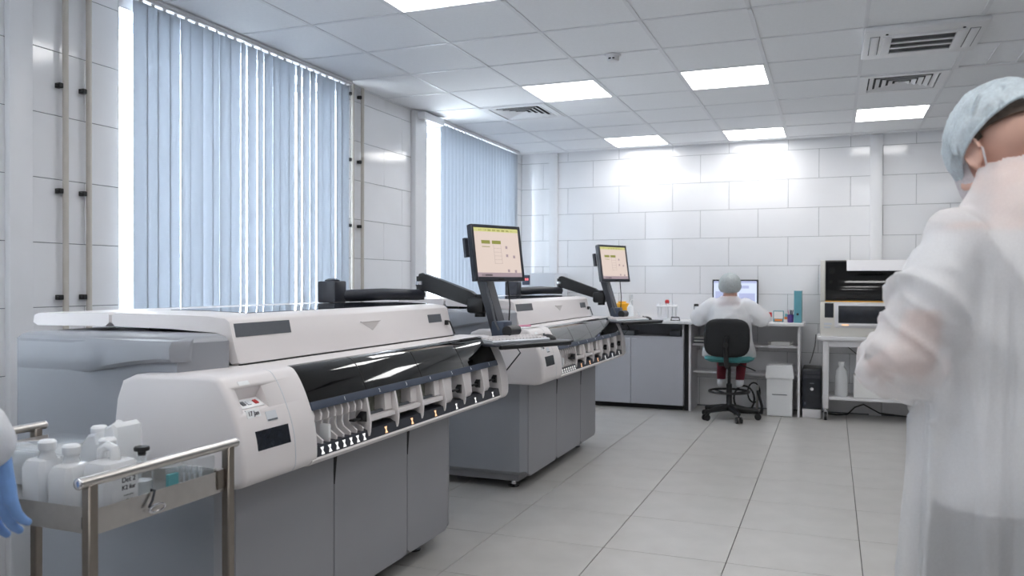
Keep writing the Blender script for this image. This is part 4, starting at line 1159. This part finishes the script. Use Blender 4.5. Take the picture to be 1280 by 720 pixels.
# ------------------------------------------------------------------ swivel chair
cx, cy = -.93, 8.17
t = thing('swivel_chair', 'high black swivel chair with a teal seat and foot ring', 'chair', (cx, cy, 0))
for k in range(5):
    w = R(-72 + 72 * k + 8)
    dx_, dy_ = math.cos(w), math.sin(w)
    e = Vector((cx + dx_ * .27, cy + dy_ * .27, .085))
    l = part('base_arm', MB().tube([(cx, cy, .11), (cx + dx_ * .08, cy + dy_ * .08, .108), tuple(e)], [.034, .032, .018], 10), 'black_plastic', t)
    part('castor', MB().cyl((e.x, e.y, .09), (e.x, e.y, .055), .010, n=10), 'black_plastic', l)
    n_ = Vector((-dy_, dx_, 0))
    for s_ in (-1, 1):
        a = Vector((e.x, e.y, .031)) + n_ * .012 * s_
        part('wheel', MB().cyl(a, a + n_ * .016 * s_, .031, n=16), 'black_plastic', l)
part('column', MB().lathe([(.035, .09), (.035, .14), (.028, .15), (.028, .34), (.016, .35), (.016, .54)], (cx, cy, 0), 18), 'black_plastic', t)
rg = part('foot_ring', MB().tube([(cx + .19 * math.cos(w), cy + .19 * math.sin(w), .27) for w in [2 * PI * k / 28 for k in range(28)]], .011, 8, True), 'black_plastic', t)
for k in range(3):
    w = R(30 + 120 * k)
    part('spoke', MB().tube([(cx, cy, .24), (cx + .19 * math.cos(w), cy + .19 * math.sin(w), .27)], .008, 8), 'black_plastic', rg)
part('mechanism', MB().rbox(cx - .09, cx + .09, cy - .13, cy + .11, .525, .565, .01), 'black_plastic', t)
part('lever', MB().tube([(cx + .08, cy, .54), (cx + .20, cy - .01, .50), (cx + .25, cy - .02, .48)], .006, 8), 'black_plastic', t)
def cushion(w, d, h, cz, m_, bulge=.0):
    b = MB(); n = 28
    prof = [(0.0, .80), (.25, .95), (.5, 1.0), (.75, .97), (.92, .88), (1.0, .7)]
    vs = []
    for z_, k in prof:
        for i in range(n):
            a = 2 * PI * i / n
            ca, sa = math.cos(a), math.sin(a)
            q = .55
            vs.append((math.copysign(abs(ca) ** q, ca) * w / 2 * k, math.copysign(abs(sa) ** q, sa) * d / 2 * k, z_ * h))
    fs = [(r * n + i, r * n + (i + 1) % n, (r + 1) * n + (i + 1) % n, (r + 1) * n + i) for r in range(len(prof) - 1) for i in range(n)]
    fs += [tuple(reversed(range(n))), tuple((len(prof) - 1) * n + i for i in range(n))]
    return b.add(vs, fs)
b = cushion(.47, .44, .065, 0, None); b.xf(Matrix.Translation((cx, cy + .03, .562)))
part('seat', b, 'seat_teal', t)
b = cushion(.43, .37, .075, 0, None); b.xf(Matrix.Translation((cx, cy - .175, .80)) @ Matrix.Rotation(R(-7), 4, 'X') @ Matrix.Rotation(R(90), 4, 'X'))
part('backrest', b, 'chair_black', t)
part('back_stem', MB().tube([(cx, cy - .06, .53), (cx, cy - .20, .53), (cx, cy - .262, .60), (cx, cy - .268, .82)], [.018, .022, .024, .022], 10), 'black_plastic', t)
part('back_knob', MB().cyl((cx, cy - .27, .74), (cx, cy - .305, .74), .022, n=16), 'black_plastic', t)

# ------------------------------------------------------------------ stainless cart
X0, X1, Y0, Y1 = -2.215, -1.50, 1.31, 1.745
t = thing('steel_cart', 'stainless steel cart with tray and tube handles, full of bottles', 'cart', ((X0 + X1) / 2, (Y0 + Y1) / 2, 0))
for xx in (X0, X1):
    for yy in (Y0, Y1):
        s_ = -1 if xx == X1 else 1
        l = part('post', MB().rbox(xx - .0125, xx + .0125, yy - .0125, yy + .0125, .10, .893, .003, 1), 'steel_dark', t)
        part('castor_fork', MB().cyl((xx, yy, .10), (xx, yy, .075), .012, n=12).box(xx - .02, xx - .016, yy - .025, yy + .02, .03, .08).box(xx + .016, xx + .02, yy - .025, yy + .02, .03, .08).box(xx - .02, xx + .02, yy - .025, yy + .02, .075, .08), 'chrome', l)
        part('wheel', MB().cyl((xx - .013, yy - .004, .04), (xx + .013, yy - .004, .04), .04, n=20), 'label_grey', l)
for xx in (X0, X1):
    hr = part('handle_rail', MB().tube([(xx, Y0 - .03, .897), (xx, Y1 + .03, .897)], .0125, 16), 'metal', t)
    for yy in (Y0 - .03, Y1 + .03):
        part('end_cap', MB().ell((xx, yy, .897), (.0128, .006, .0128), n=14), 'chrome', hr)
def tray(zlo, zhi, name):
    mb = MB()
    mb.box(X0 + .014, X1 - .014, Y0 + .014, Y1 - .014, zlo + .008, zlo + .011)
    for a, b, c_, d in ((X0 + .013, X0 + .015, Y0, Y1), (X1 - .004, X1 - .002, Y0 + .0135, Y1 - .0135), (X0 + .014, X1 - .0135, Y0 + .013, Y0 + .015), (X0 + .014, X1 - .014, Y1 - .015, Y1 - .013)):
        mb.box(a, b, c_, d, zlo, zhi)
    return part(name, mb, 'metal', t, smooth=False)
tray(.775, .832, 'upper_tray'); tray(.20, .255, 'lower_tray')
part('corner_block', MB().box(X1 - .026, X1 - .0135, Y0 - .0, Y0 + .012, .79, .815), 'black_plastic', t)
part('corner_bracket', MB().box(X1 - .012, X1 + .002, Y1 - .04, Y1 - .0135, .785, .835), 'steel_dark', t)
ZT2 = .7865
def jug(x, y, w, d, h, hn, label, rz=0, cap=(0, 0), name='jerrycan'):
    j = thing(name, label, 'bottle', (x, y, ZT2), None, rz)
    b = MB().prism([(-w / 2 + .012, -d / 2), (w / 2 - .012, -d / 2), (w / 2, -d / 2 + .012), (w / 2, d / 2 - .012), (w / 2 - .012, d / 2), (-w / 2 + .012, d / 2), (-w / 2, d / 2 - .012), (-w / 2, -d / 2 + .012)], 0, 0, 'z',
                   [(0, .008), (.006, 0), (h - .02, 0), (h - .004, .008), (h, .02)])
    part('body', b, 'milky', j, local=True)
    if hn:
        part('grip', MB().tube([(-w * .38, 0, h - .004), (-w * .34, 0, h + hn * .7), (-w * .12, 0, h + hn), (w * .10, 0, h + hn * .85), (w * .16, 0, h - .004)], [.012, .011, .011, .011, .013], 10), 'milky', j, local=True)
    part('neck', MB().lathe([(.022, h - .004), (.016, h + .012), (.016, h + .018)], (cap[0], cap[1], 0), 16), 'milky', j, local=True)
    part('screw_cap', MB().lathe([(.019, h + .018), (.020, h + .022), (.020, h + .036), (.016, h + .041)], (cap[0], cap[1], 0), 18), 'hdpe', j, local=True)
    return j
jug(-1.735, 1.385, .070, .075, .130, 0, 'small square translucent canister by the cart\'s near lip', .1, (.012, 0), 'plastic_canister')
jug(-1.655, 1.395, .072, .085, .120, 0, 'low translucent canister between the small canister and the tall jug', .05, (-.012, .01), 'plastic_canister')
big = jug(-1.575, 1.435, .085, .10, .128, .030, 'tall white jug with a grip and handwritten notes on its side', .0, (-.045, .03))
def big_text(s_, dz, size, m):
    me = text_mesh(s_, size)
    for v in me.vertices:
        x_, y_, z_ = v.co
        v.co = (.0430 + z_, .010 + x_, dz + y_)
    return link('handwriting', me, m, big)
big_text('Det 2', .082, .017, 'print_dark'); big_text('K2 for', .064, .015, 'print_dark'); big_text('~~~', .047, .016, 'label_grey'); big_text('~', .036, .03, 'print_dark')
t2 = thing('tall_jug', 'white jug with a moulded handle at the back of the cart tray', 'bottle', (-1.68, 1.53, ZT2))
part('body', MB().prism([(-.062, .004), (-.056, 0), (.056, 0), (.062, .004), (.062, .165), (.058, .188), (.046, .197), (.020, .186), (.012, .150), (.0, .150), (-.006, .172), (-.035, .165), (-.058, .140), (-.062, .13)], 0, 0, 'y', [(-.042, .006), (-.036, 0), (.036, 0), (.042, .006)]), 'milky', t2, local=True)
part('handle', MB().tube([(-.004, 0, .160), (.010, 0, .176), (.030, 0, .188)], [.013, .013, .014], 12), 'milky', t2, local=True)
part('screw_cap', MB().lathe([(.018, .150), (.020, .155), (.020, .176), (.016, .181)], (-.040, 0, 0), 18), 'hdpe', t2, local=True)
t2 = thing('plastic_crate', 'wide translucent lidded box at the far end of the cart tray', 'box', (-1.95, 1.62, ZT2))
part('box', MB().rbox(-.13, .13, -.085, .085, 0, .095, .012), 'milky', t2, local=True)
part('lid', MB().rbox(-.138, .138, -.092, .092, .094, .108, .006), 'acrylic', t2, local=True)
t2 = thing('glass_bottle', 'clear glass bottle with a black stopper on the cart', 'bottle', (-1.585, 1.535, ZT2))
part('glass_body', MB().lathe([(.024, 0), (.027, .004), (.027, .075), (.022, .092), (.011, .104), (.010, .118), (.012, .12)], (0, 0, 0), 22), 'acrylic', t2, local=True)
part('liquid', MB().lathe([(.022, .004), (.0245, .007), (.0245, .055)], (0, 0, 0), 22), 'milky', t2, local=True)
part('stopper', MB().lathe([(.009, .116), (.010, .126), (.018, .128), (.019, .134), (.017, .138)], (0, 0, 0), 20), 'black_plastic', t2, local=True)
t2 = thing('sample_cup', 'clear plastic cup with a turquoise label on the cart', 'cup', (-1.575, 1.605, ZT2))
part('cup', MB().lathe([(.028, 0), (.031, .003), (.036, .075), (.038, .078), (.036, .082)], (0, 0, 0), 24), 'acrylic', t2, local=True)
part('lid', MB().lathe([(.039, .078), (.039, .088), (.036, .091)], (0, 0, 0), 24), 'milky', t2, local=True)
part('turquoise_label', MB().box(.028, .0375, -.030, .002, .03, .062), 'teal_label', t2, local=True)
t2 = thing('tip_box', 'clear rectangular plastic box at the cart corner by the analyser', 'box', (-1.575, 1.685, ZT2))
part('box', MB().rbox(-.05, .05, -.035, .035, 0, .05, .004), 'acrylic', t2, local=True)
part('lid', MB().rbox(-.052, .052, -.037, .037, .05, .085, .004), 'acrylic', t2, local=True)
for k in range(5):
    part('tip', MB().lathe([(.002, .01), (.005, .06)], (-.036 + .018 * k, .0, 0), 8), 'milky', t2, local=True)
# inspection ring hanging on the tray lip
t2 = thing('wire_hook', 'bent wire hook with an oval ring hanging on the cart tray', 'hook', (-1.494, 1.46, .80))
part('stem', MB().tube([(-1.506, 1.49, .826), (-1.506, 1.488, .836), (-1.495, 1.487, .836), (-1.493, 1.478, .815), (-1.492, 1.466, .800)], .003, 8), 'charcoal_plastic', t2)
part('ring', MB().tube([(-1.490, 1.490 + .024 * math.cos(w), .794 + .009 * math.sin(w)) for w in [2 * PI * k / 20 for k in range(20)]], .003, 8, True), 'chrome', t2)
# ------------------------------------------------------------------ people
from mathutils import noise as mnoise

def hand_shape(mb, wrist, f, n, s, curl=.5, size=1.0):
    """palm, four unequal bent fingers and a thumb; f = towards the fingertips, n = the way the palm faces, s = thumb side"""
    w = Vector(wrist); f = Vector(f).normalized(); s = Vector(s); s = (s - f * s.dot(f)).normalized(); n = f.cross(s) if f.cross(s).dot(Vector(n)) > 0 else -f.cross(s)
    k = size
    for q in (-.026, -.009, .009, .026):
        mb.cap(w + s * q * .7 * k, .016 * k, w + (f * .086 + s * q * 1.08) * k, .0125 * k, 8)
    for q, ln, c in ((.029, .070, .9), (.010, .080, 1.0), (-.010, .074, 1.05), (-.028, .058, 1.15)):
        p = w + (f * .088 + s * q * 1.08) * k
        d = f + s * q * 3.0
        a = 0
        for seg, fr, r0, r1 in ((0, .45, .0105, .0095), (1, .31, .0095, .0088), (2, .24, .0088, .0075)):
            a += curl * c * (.55, .85, .6)[seg]
            dr = (d.normalized() * math.cos(a) + n * math.sin(a)).normalized()
            p2 = p + dr * ln * fr * 1.05 * k
            mb.cap(p, r0 * k, p2, r1 * k, 8)
            p = p2
    b0 = w + (f * .018 + s * .026) * k
    b1 = b0 + (f * .030 + s * .028 + n * .012) * k
    b2 = b1 + (f * .030 + s * .010 + n * .012) * k
    b3 = b2 + (f * .024 + n * .010) * k
    mb.cap(b0, .015 * k, b1, .0125 * k, 8); mb.cap(b1, .0125 * k, b2, .0105 * k, 8); mb.cap(b2, .0105 * k, b3, .0085 * k, 8)
    return mb

def head_shape(mb, M):
    """head in its own frame (x right, y forward, z up, eyes at half height) placed by M"""
    h = MB()
    h.ell((0, -.012, .030), (.076, .096, .088), n=24)
    h.ell((0, .030, -.030), (.061, .064, .085), n=20)
    h.ell((0, .046, -.088), (.042, .042, .032), n=16)
    h.cap((0, .096, .005), .009, (0, .112, -.034), .013, 10)
    h.ell((0, .093, -.064), (.022, .010, .009), n=12)
    for s in (-1, 1):
        h.ell((s * .032, .084, .018), (.018, .010, .007), n=10)
        h.cap((s * .046, .066, -.03), .02, (s * .052, .03, -.06), .02, 10)
        ear = [(s * .079, -.006 + .021 * math.cos(a), -.006 + .033 * math.sin(a)) for a in [R(-40 + 25 * k) for k in range(10)]]
        for a, b in zip(ear[:-1], ear[1:]): h.cap((a[0] + s * .009, a[1] - .006, a[2]), .0048, (b[0] + s * .009, b[1] - .006, b[2]), .0048, 8)
        h.ell((s * .079, -.008, -.008), (.006, .018, .029), n=12)
        h.ell((s * .081, .000, -.034), (.006, .009, .010), n=10)
    h.xf(M)
    return mb.add(h.v, h.f)

def bouffant_cap(M, r=(.103, .122, .116), tilt=-22, reach=97, pleats=26, puff=.0, seed=1):
    b = MB(); n, rows = 120, 22
    c = Vector((0, -.016, .032))
    T = Matrix.Rotation(R(tilt), 3, 'X')
    vs = []
    for i in range(rows + 1):
        th = R(reach) * (i + .35) / (rows + .35)
        gather = 1.0 if i < rows - 2 else (1 - .035 * (i - rows + 2))
        for k in range(n):
            ph = 2 * PI * k / n
            d = Vector((math.sin(th) * math.cos(ph), math.sin(th) * math.sin(ph), math.cos(th)))
            e = min(1, (i / rows) ** 1.3)
            w = 1 + .020 * e * (abs(math.sin(pleats * .5 * ph + 1.3 * math.sin(3 * ph) + 2 * th)) - .5) + .030 * mnoise.noise(d * 3.5 + Vector((seed, 0, 0))) + .035 * (.5 - abs(mnoise.noise(Vector((d.x * 5, d.y * 9, d.z * 5)) + Vector((0, seed, 0)))))
            p = Vector((d.x * r[0], d.y * r[1], d.z * r[2])) * w * gather
            vs.append(c + T @ p)
    fs = [(i * n + k, i * n + (k + 1) % n, (i + 1) * n + (k + 1) % n, (i + 1) * n + k) for i in range(rows) for k in range(n)]
    fs.append(tuple(range(n)))
    b.add(vs, fs); b.xf(M)
    rim = MB().tube([M @ v for v in vs[rows * n:rows * n + n:3]], .004, 6, True)
    return b, rim

def loft(mb, secs, n=40):
    """closed body from elliptical sections (cx, cy, z, rx, ry)"""
    vs = [(cx_ + rx * math.cos(2 * PI * k / n), cy_ + ry * math.sin(2 * PI * k / n), z) for cx_, cy_, z, rx, ry in secs for k in range(n)]
    fs = [(i * n + k, i * n + (k + 1) % n, (i + 1) * n + (k + 1) % n, (i + 1) * n + k) for i in range(len(secs) - 1) for k in range(n)]
    fs += [tuple(reversed(range(n))), tuple((len(secs) - 1) * n + k for k in range(n))]
    return mb.add(vs, fs)

def cloth_mesh(mb, voxel, it, folds, keep):
    """one continuous garment: grown over the body, folded, then opened at hem, neck and cuffs"""
    me = blob(mb, voxel, it, 'gown')
    nor = [v.normal.copy() for v in me.vertices]
    for v, nn in zip(me.vertices, nor): v.co += nn * folds(v.co)
    bm = bmesh.new(); bm.from_mesh(me)
    bmesh.ops.delete(bm, geom=[f for f in bm.faces if not keep(f.calc_center_median())], context='FACES')
    bm.to_mesh(me); bm.free()
    me.polygons.foreach_set('use_smooth', [True] * len(me.polygons))
    return me

def body_mesh(mb, voxel, mats, which, it=8):
    me = blob(mb, voxel, it, 'body')
    for m in mats: me.materials.append(MATS[m])
    for p in me.polygons: p.material_index = which(p.center)
    return me

def put(name, me, parent, m=None):
    o = bpy.data.objects.new(name, me); col.objects.link(o); o.parent = parent
    if m: me.materials.clear(); me.materials.append(MATS[m])
    return o

def legs(mb, zhip=.92):
    for s in (-1, 1):
        mb.cap((s * .09, 0, zhip), .092, (s * .10, .015, .50), .062, 14); mb.cap((s * .10, .015, .50), .060, (s * .10, -.015, .10), .044, 14)
        mb.cap((s * .10, -.03, .045), .042, (s * .115, .13, .035), .034, 12)
    return mb

def torso(mb):
    loft(mb, [(0, 0, .84, .15, .10), (0, 0, .92, .172, .12), (0, 0, 1.02, .155, .112), (0, 0, 1.10, .148, .105), (0, 0, 1.22, .165, .115), (0, .0, 1.34, .17, .115), (0, -.005, 1.41, .14, .09), (0, -.005, 1.455, .07, .065)])
    mb.cap((-.155, 0, 1.395), .062, (.155, 0, 1.395), .062, 14)
    return mb

# ---- standing technician, turned away, head bowed
def technician():
    x, y, yaw = .375, 1.945, R(33)
    t = thing('person', 'person in white see-through gown and light blue hair cap, back turned', 'person', (x, y, 0), None, yaw)
    HM = Matrix.Translation((.0, .065, 1.605)) @ Matrix.Rotation(R(-30), 4, 'X')
    mb = MB(); torso(mb); legs(mb)
    mb.cap((0, -.005, 1.41), .062, (0, .035, 1.55), .056, 16)
    head_shape(mb, HM)
    loft(mb, [(0, 0, .34, .20, .15), (0, 0, .60, .205, .155), (0, 0, .80, .200, .150), (0, 0, .875, .190, .140)])
    eL, wL = Vector((-.238, .03, 1.185)), Vector((-.140, .265, 1.14))
    eR, wR = Vector((.245, .03, 1.185)), Vector((.140, .265, 1.14))
    for s, e, w in ((-1, eL, wL), (1, eR, wR)):
        mb.cap((s * .175, 0, 1.39), .056, e, .044, 14); mb.cap(e, .044, w, .030, 14)
        hand_shape(mb, w, (-s * .45, .85, -.1), (0, 0, -1), (-s, 0, .0), .6)
    def which(c):
        if c.z > 1.44 and math.hypot(c.x, c.y) < .2: return 0
        if c.z < .07: return 3
        if c.z < .88: return 2
        if abs(c.x) > .225 and c.z < 1.28 or c.y > .135: return 0
        return 1
    put('body', body_mesh(mb, .0048, ('skin', 'scrub_white', 'trouser_dark', 'shoe_white'), which, 5), t)
    for s in (-1, 1):
        e = MB().ell((s * .032, .088, .008), (.011, .008, .009), n=12); e.xf(HM)
        put('eye', e.mesh('eye'), t, 'eye')
    hr = MB()
    hr.ell((0, -.020, .026), (.0815, .097, .078), n=28); hr.xf(HM)
    me = hr.mesh('hair')
    bm = bmesh.new(); bm.from_mesh(me)
    inv = HM.inverted()
    bmesh.ops.delete(bm, geom=[f for f in bm.faces if (inv @ f.calc_center_median()).z < .012 - .30 * (inv @ f.calc_center_median()).y * .5], context='FACES')
    bm.to_mesh(me); bm.free()
    put('hair', me, t, 'hair')
    c, rim = bouffant_cap(HM, r=(.106, .126, .124), tilt=-20, reach=100)
    co = put('hair_cap', c.mesh('hair_cap'), t, 'cap_blue')
    put('elastic_band', rim.mesh('elastic_band'), co, 'cap_blue')
    # face mask with ear loops
    mk = MB(); n = 18; vs = []
    for i in range(9):
        for k in range(n + 1):
            a = R(-88 + 176 * k / n); z = .012 - .125 * i / 8
            r_ = 1 + .05 * math.sin(PI * i / 8) + .012 * math.sin(i * PI)
            vs.append((.070 * math.sin(a) * r_ * (1 - .28 * (i / 8) ** 2), .024 + .098 * math.cos(a) * r_ * (1 - .15 * (i / 8) ** 2), z))
    mk.add(vs, [(i * (n + 1) + k, i * (n + 1) + k + 1, (i + 1) * (n + 1) + k + 1, (i + 1) * (n + 1) + k) for i in range(8) for k in range(n)]); mk.xf(HM)
    mo = put('face_mask', mk.mesh('face_mask'), t, 'mask_fabric')
    for s in (-1, 1):
        lp = MB().tube([HM @ Vector(p) for p in ((s * .072, .035, .0), (s * .083, .010, .022), (s * .086, -.022, .018), (s * .084, -.034, -.012), (s * .080, -.022, -.045), (s * .070, .012, -.075), (s * .06, .03, -.088))], .0022, 6)
        put('ear_loop', lp.mesh('ear_loop'), mo, 'mask_fabric')
    # gown
    g = MB()
    loft(g, [(.0, -.01, .30, .228, .22), (.0, -.01, .55, .226, .21), (0, -.01, .80, .224, .20), (0, -.01, .98, .220, .183), (0, 0, 1.12, .215, .165), (0, 0, 1.26, .215, .158), (0, -.005, 1.38, .21, .145), (0, -.01, 1.44, .190, .125), (0, -.01, 1.485, .155, .106), (0, .0, 1.525, .118, .092), (0, .008, 1.56, .094, .084), (0, .016, 1.59, .086, .079)], 56)
    for s, e, w in ((-1, eL, wL), (1, eR, wR)):
        g.cap((s * .160, 0, 1.405), .082, (s * .215, .005, 1.29), .092, 18); g.cap((s * .215, .005, 1.29), .092, e + Vector((s * .008, 0, .02)), .090, 18)
        g.cap(e + Vector((s * .012, 0, .02)), .088, e.lerp(w, .45) + Vector((0, 0, -.01)), .080, 16)
        g.cap(e.lerp(w, .45), .078, w, .046, 16)
        g.ell(e + Vector((s * .0, .04, -.035)), (.085, .10, .062), n=18)       # loose cloth sagging under the elbow
    def ridge(v): return (1 - abs(mnoise.noise(v)) * 2.2) ** 2 if abs(mnoise.noise(v)) < .45 else 0
    def folds(c):
        ph = math.atan2(c.y, c.x); p = Vector(c)
        body = sstep(.235, .205, abs(c.x)) if c.z > 1.06 else 1
        sk = sstep(1.46, 1.05, c.z) * body
        d = .040 * sk * (ridge(Vector((math.cos(ph) * 2.6, math.sin(ph) * 2.6, c.z * .55))) - .35)
        d += .022 * sk * (ridge(Vector((math.cos(ph) * 5.5 + 4, math.sin(ph) * 5.5, c.z * .9))) - .35)
        arm = (1 - body)
        d += .009 * arm * (ridge(Vector((p.x * 11 + p.z * 9, p.y * 9 - p.z * 6, p.z * 6))) - .4)
        yoke = sstep(1.50, 1.42, c.z) * sstep(1.12, 1.25, c.z)
        d += .026 * yoke * (ridge(Vector((p.x * 6 + p.z * 5, p.y * 4 + 7, p.z * 3))) - .4)
        return d
    me = cloth_mesh(g, .007, 4, folds, lambda c: c.z > .315 and not (c.z > 1.578 - .22 * c.y and abs(c.x) < .11) and not (c.y > .285))
    go = put('gown', me, t, 'gown')
    tie = MB().tube([(-.05, -.070, 1.56), (-.02, -.083, 1.555), (.02, -.083, 1.555), (.05, -.070, 1.56)], .005, 6)
    put('neck_tie', tie.mesh('neck_tie'), go, 'gown_thick')
technician()

# ---- person sitting at the desk, seen from behind
def sitter():
    x, y = -.94, 8.19
    t = thing('person', 'person sitting on the swivel chair in a pale gown and grey hair cap', 'person', (x, y, 0))
    HM = Matrix.Translation((0, .10, 1.272)) @ Matrix.Rotation(R(-12), 4, 'X')
    mb = MB()
    loft(mb, [(0, .0, .635, .15, .12), (0, .0, .70, .17, .13), (0, .01, .82, .15, .11), (0, .03, .95, .165, .115), (0, .05, 1.06, .165, .11), (0, .06, 1.12, .13, .085), (0, .065, 1.16, .065, .06)], 30)
    mb.cap((-.15, .05, 1.09), .058, (.15, .05, 1.09), .058)
    mb.cap((0, .06, 1.12), .055, (0, .085, 1.24), .052)
    head_shape(mb, HM)
    for s in (-1, 1):
        e, w = Vector((s * .30, .10, .965)), Vector((s * .17, .325, .978))
        mb.cap((s * .17, .05, 1.09), .052, e, .042); mb.cap(e, .042, w, .030)
        hand_shape(mb, w, (-s * .35, 1, -.05), (0, 0, -1), (-s, 0, 0), .35)
        mb.cap((s * .09, .02, .705), .075, (s * .10, .335, .615), .055); mb.cap((s * .10, .335, .612), .056, (s * .09, .17, .345), .042)
        mb.cap((s * .09, .135, .325), .036, (s * .09, .29, .318), .030)
    def which(c):
        if c.z > 1.17: return 0
        if c.z > .93 and c.y > .29: return 0
        if c.z > 1.10 and abs(c.x) < .1: return 1
        if c.z > .74: return 2
        if c.z < .365: return 3
        return 1
    put('body', body_mesh(mb, .009, ('skin', 'maroon', 'scrub_white', 'shoe_white'), which, 5), t)
    for s in (-1, 1):
        e = MB().ell((s * .032, .088, .008), (.011, .008, .009), n=10); e.xf(HM)
        put('eye', e.mesh('eye'), t, 'eye')
    c, rim = bouffant_cap(HM, (.108, .128, .122), 20, 122, 22, seed=4)
    co = put('hair_cap', c.mesh('hair_cap'), t, 'cap_grey')
    put('elastic_band', rim.mesh('elastic_band'), co, 'cap_grey')
    g = MB()
    loft(g, [(0, .02, .60, .245, .20), (0, .02, .66, .245, .20), (0, .02, .74, .215, .175), (0, .02, .85, .20, .15), (0, .03, .96, .205, .145), (0, .05, 1.08, .20, .135), (0, .055, 1.14, .16, .11), (0, .06, 1.18, .09, .085), (0, .065, 1.20, .08, .077)], 40)
    for s in (-1, 1):
        e, w = Vector((s * .30, .10, .985)), Vector((s * .17, .325, .985))
        g.cap((s * .165, .05, 1.095), .080, e, .080, 14); g.cap(e, .078, w, .045, 14)
    def folds(c):
        p = Vector(c); ph = math.atan2(c.y - .03, c.x)
        return .012 * (1 - 2 * abs(mnoise.noise(p * 8))) + .008 * math.sin(13 * ph) * sstep(1.05, .8, c.z)
    me = cloth_mesh(g, .011, 3, folds, lambda c: c.z > .612 and c.z < 1.197 and c.y < .345 or (c.z > .612 and c.z < .9))
    put('gown', me, t, 'gown')
sitter()

# ---- person at the cart, mostly outside the picture
def helper_person():
    x, y = -1.762, .945
    t = thing('person', 'person reaching to the steel cart with a blue gloved hand', 'person', (x, y, 0))
    HM = Matrix.Translation((0, .05, 1.60)) @ Matrix.Rotation(R(-18), 4, 'X')
    mb = MB(); torso(mb); legs(mb)
    mb.cap((0, -.005, 1.41), .060, (0, .03, 1.53), .054, 16)
    head_shape(mb, HM)
    A = {1: (Vector((.245, -.02, 1.135)), Vector((.215, .175, 1.005))), -1: (Vector((-.24, -.02, 1.12)), Vector((-.20, .20, 1.03)))}
    for s, (e, w) in A.items():
        mb.cap((s * .175, 0, 1.39), .056, e, .044, 14); mb.cap(e, .044, w, .030, 14)
    put('body', body_mesh(mb, .009, ('skin', 'scrub_white', 'trouser_dark', 'shoe_white'), lambda c: 0 if c.z > 1.44 else (3 if c.z < .07 else (2 if c.z < .88 else 1)), 6), t)
    for s in (-1, 1):
        e = MB().ell((s * .032, .088, .008), (.011, .008, .009), n=10); e.xf(HM)
        put('eye', e.mesh('eye'), t, 'eye')
    c, rim = bouffant_cap(HM, seed=9)
    co = put('hair_cap', c.mesh('hair_cap'), t, 'cap_blue')
    put('elastic_band', rim.mesh('elastic_band'), co, 'cap_blue')
    for s, (e, w) in A.items():
        h = MB()
        d = (w - e).normalized()
        h.cap(w - d * .06, .036, w, .033, 14)
        if s == 1: hand_shape(h, w - Vector((0, 0, .012)), (.05, .06, -.99), (-.3, .9, 0), (-.9, -.3, .1), .42, 1.12)
        else: hand_shape(h, w, (.1, .75, -.6), (.8, 0, -.4), (.2, .3, .8), .5, 1.05)
        o = put('glove', blob(h, .0032, 4, 'glove'), t, 'glove_blue')
    g = MB()
    loft(g, [(.0, 0, .30, .30, .26), (.0, 0, .60, .29, .23), (0, 0, .85, .265, .20), (0, 0, 1.05, .23, .17), (0, 0, 1.26, .218, .158), (0, -.005, 1.36, .205, .140), (0, -.005, 1.42, .165, .112), (0, 0, 1.465, .10, .088), (0, .018, 1.50, .078, .076)], 48)
    for s, (e, w) in A.items():
        g.cap((s * .165, 0, 1.375), .080, e, .078, 16); g.cap(e, .078, e.lerp(w, .72), .062, 16); g.cap(e.lerp(w, .72), .062, w - (w - e).normalized() * .012, .046, 16)
    def folds(c):
        ph = math.atan2(c.y, c.x)
        return .009 * sstep(1.3, .9, c.z) * math.sin(12 * ph + c.z) + .006 * (1 - 2 * abs(mnoise.noise(Vector(c) * 11)))
    put('gown', cloth_mesh(g, .009, 4, folds, lambda c: c.z > .315 and c.z < 1.495), t, 'gown_thick')
helper_person()
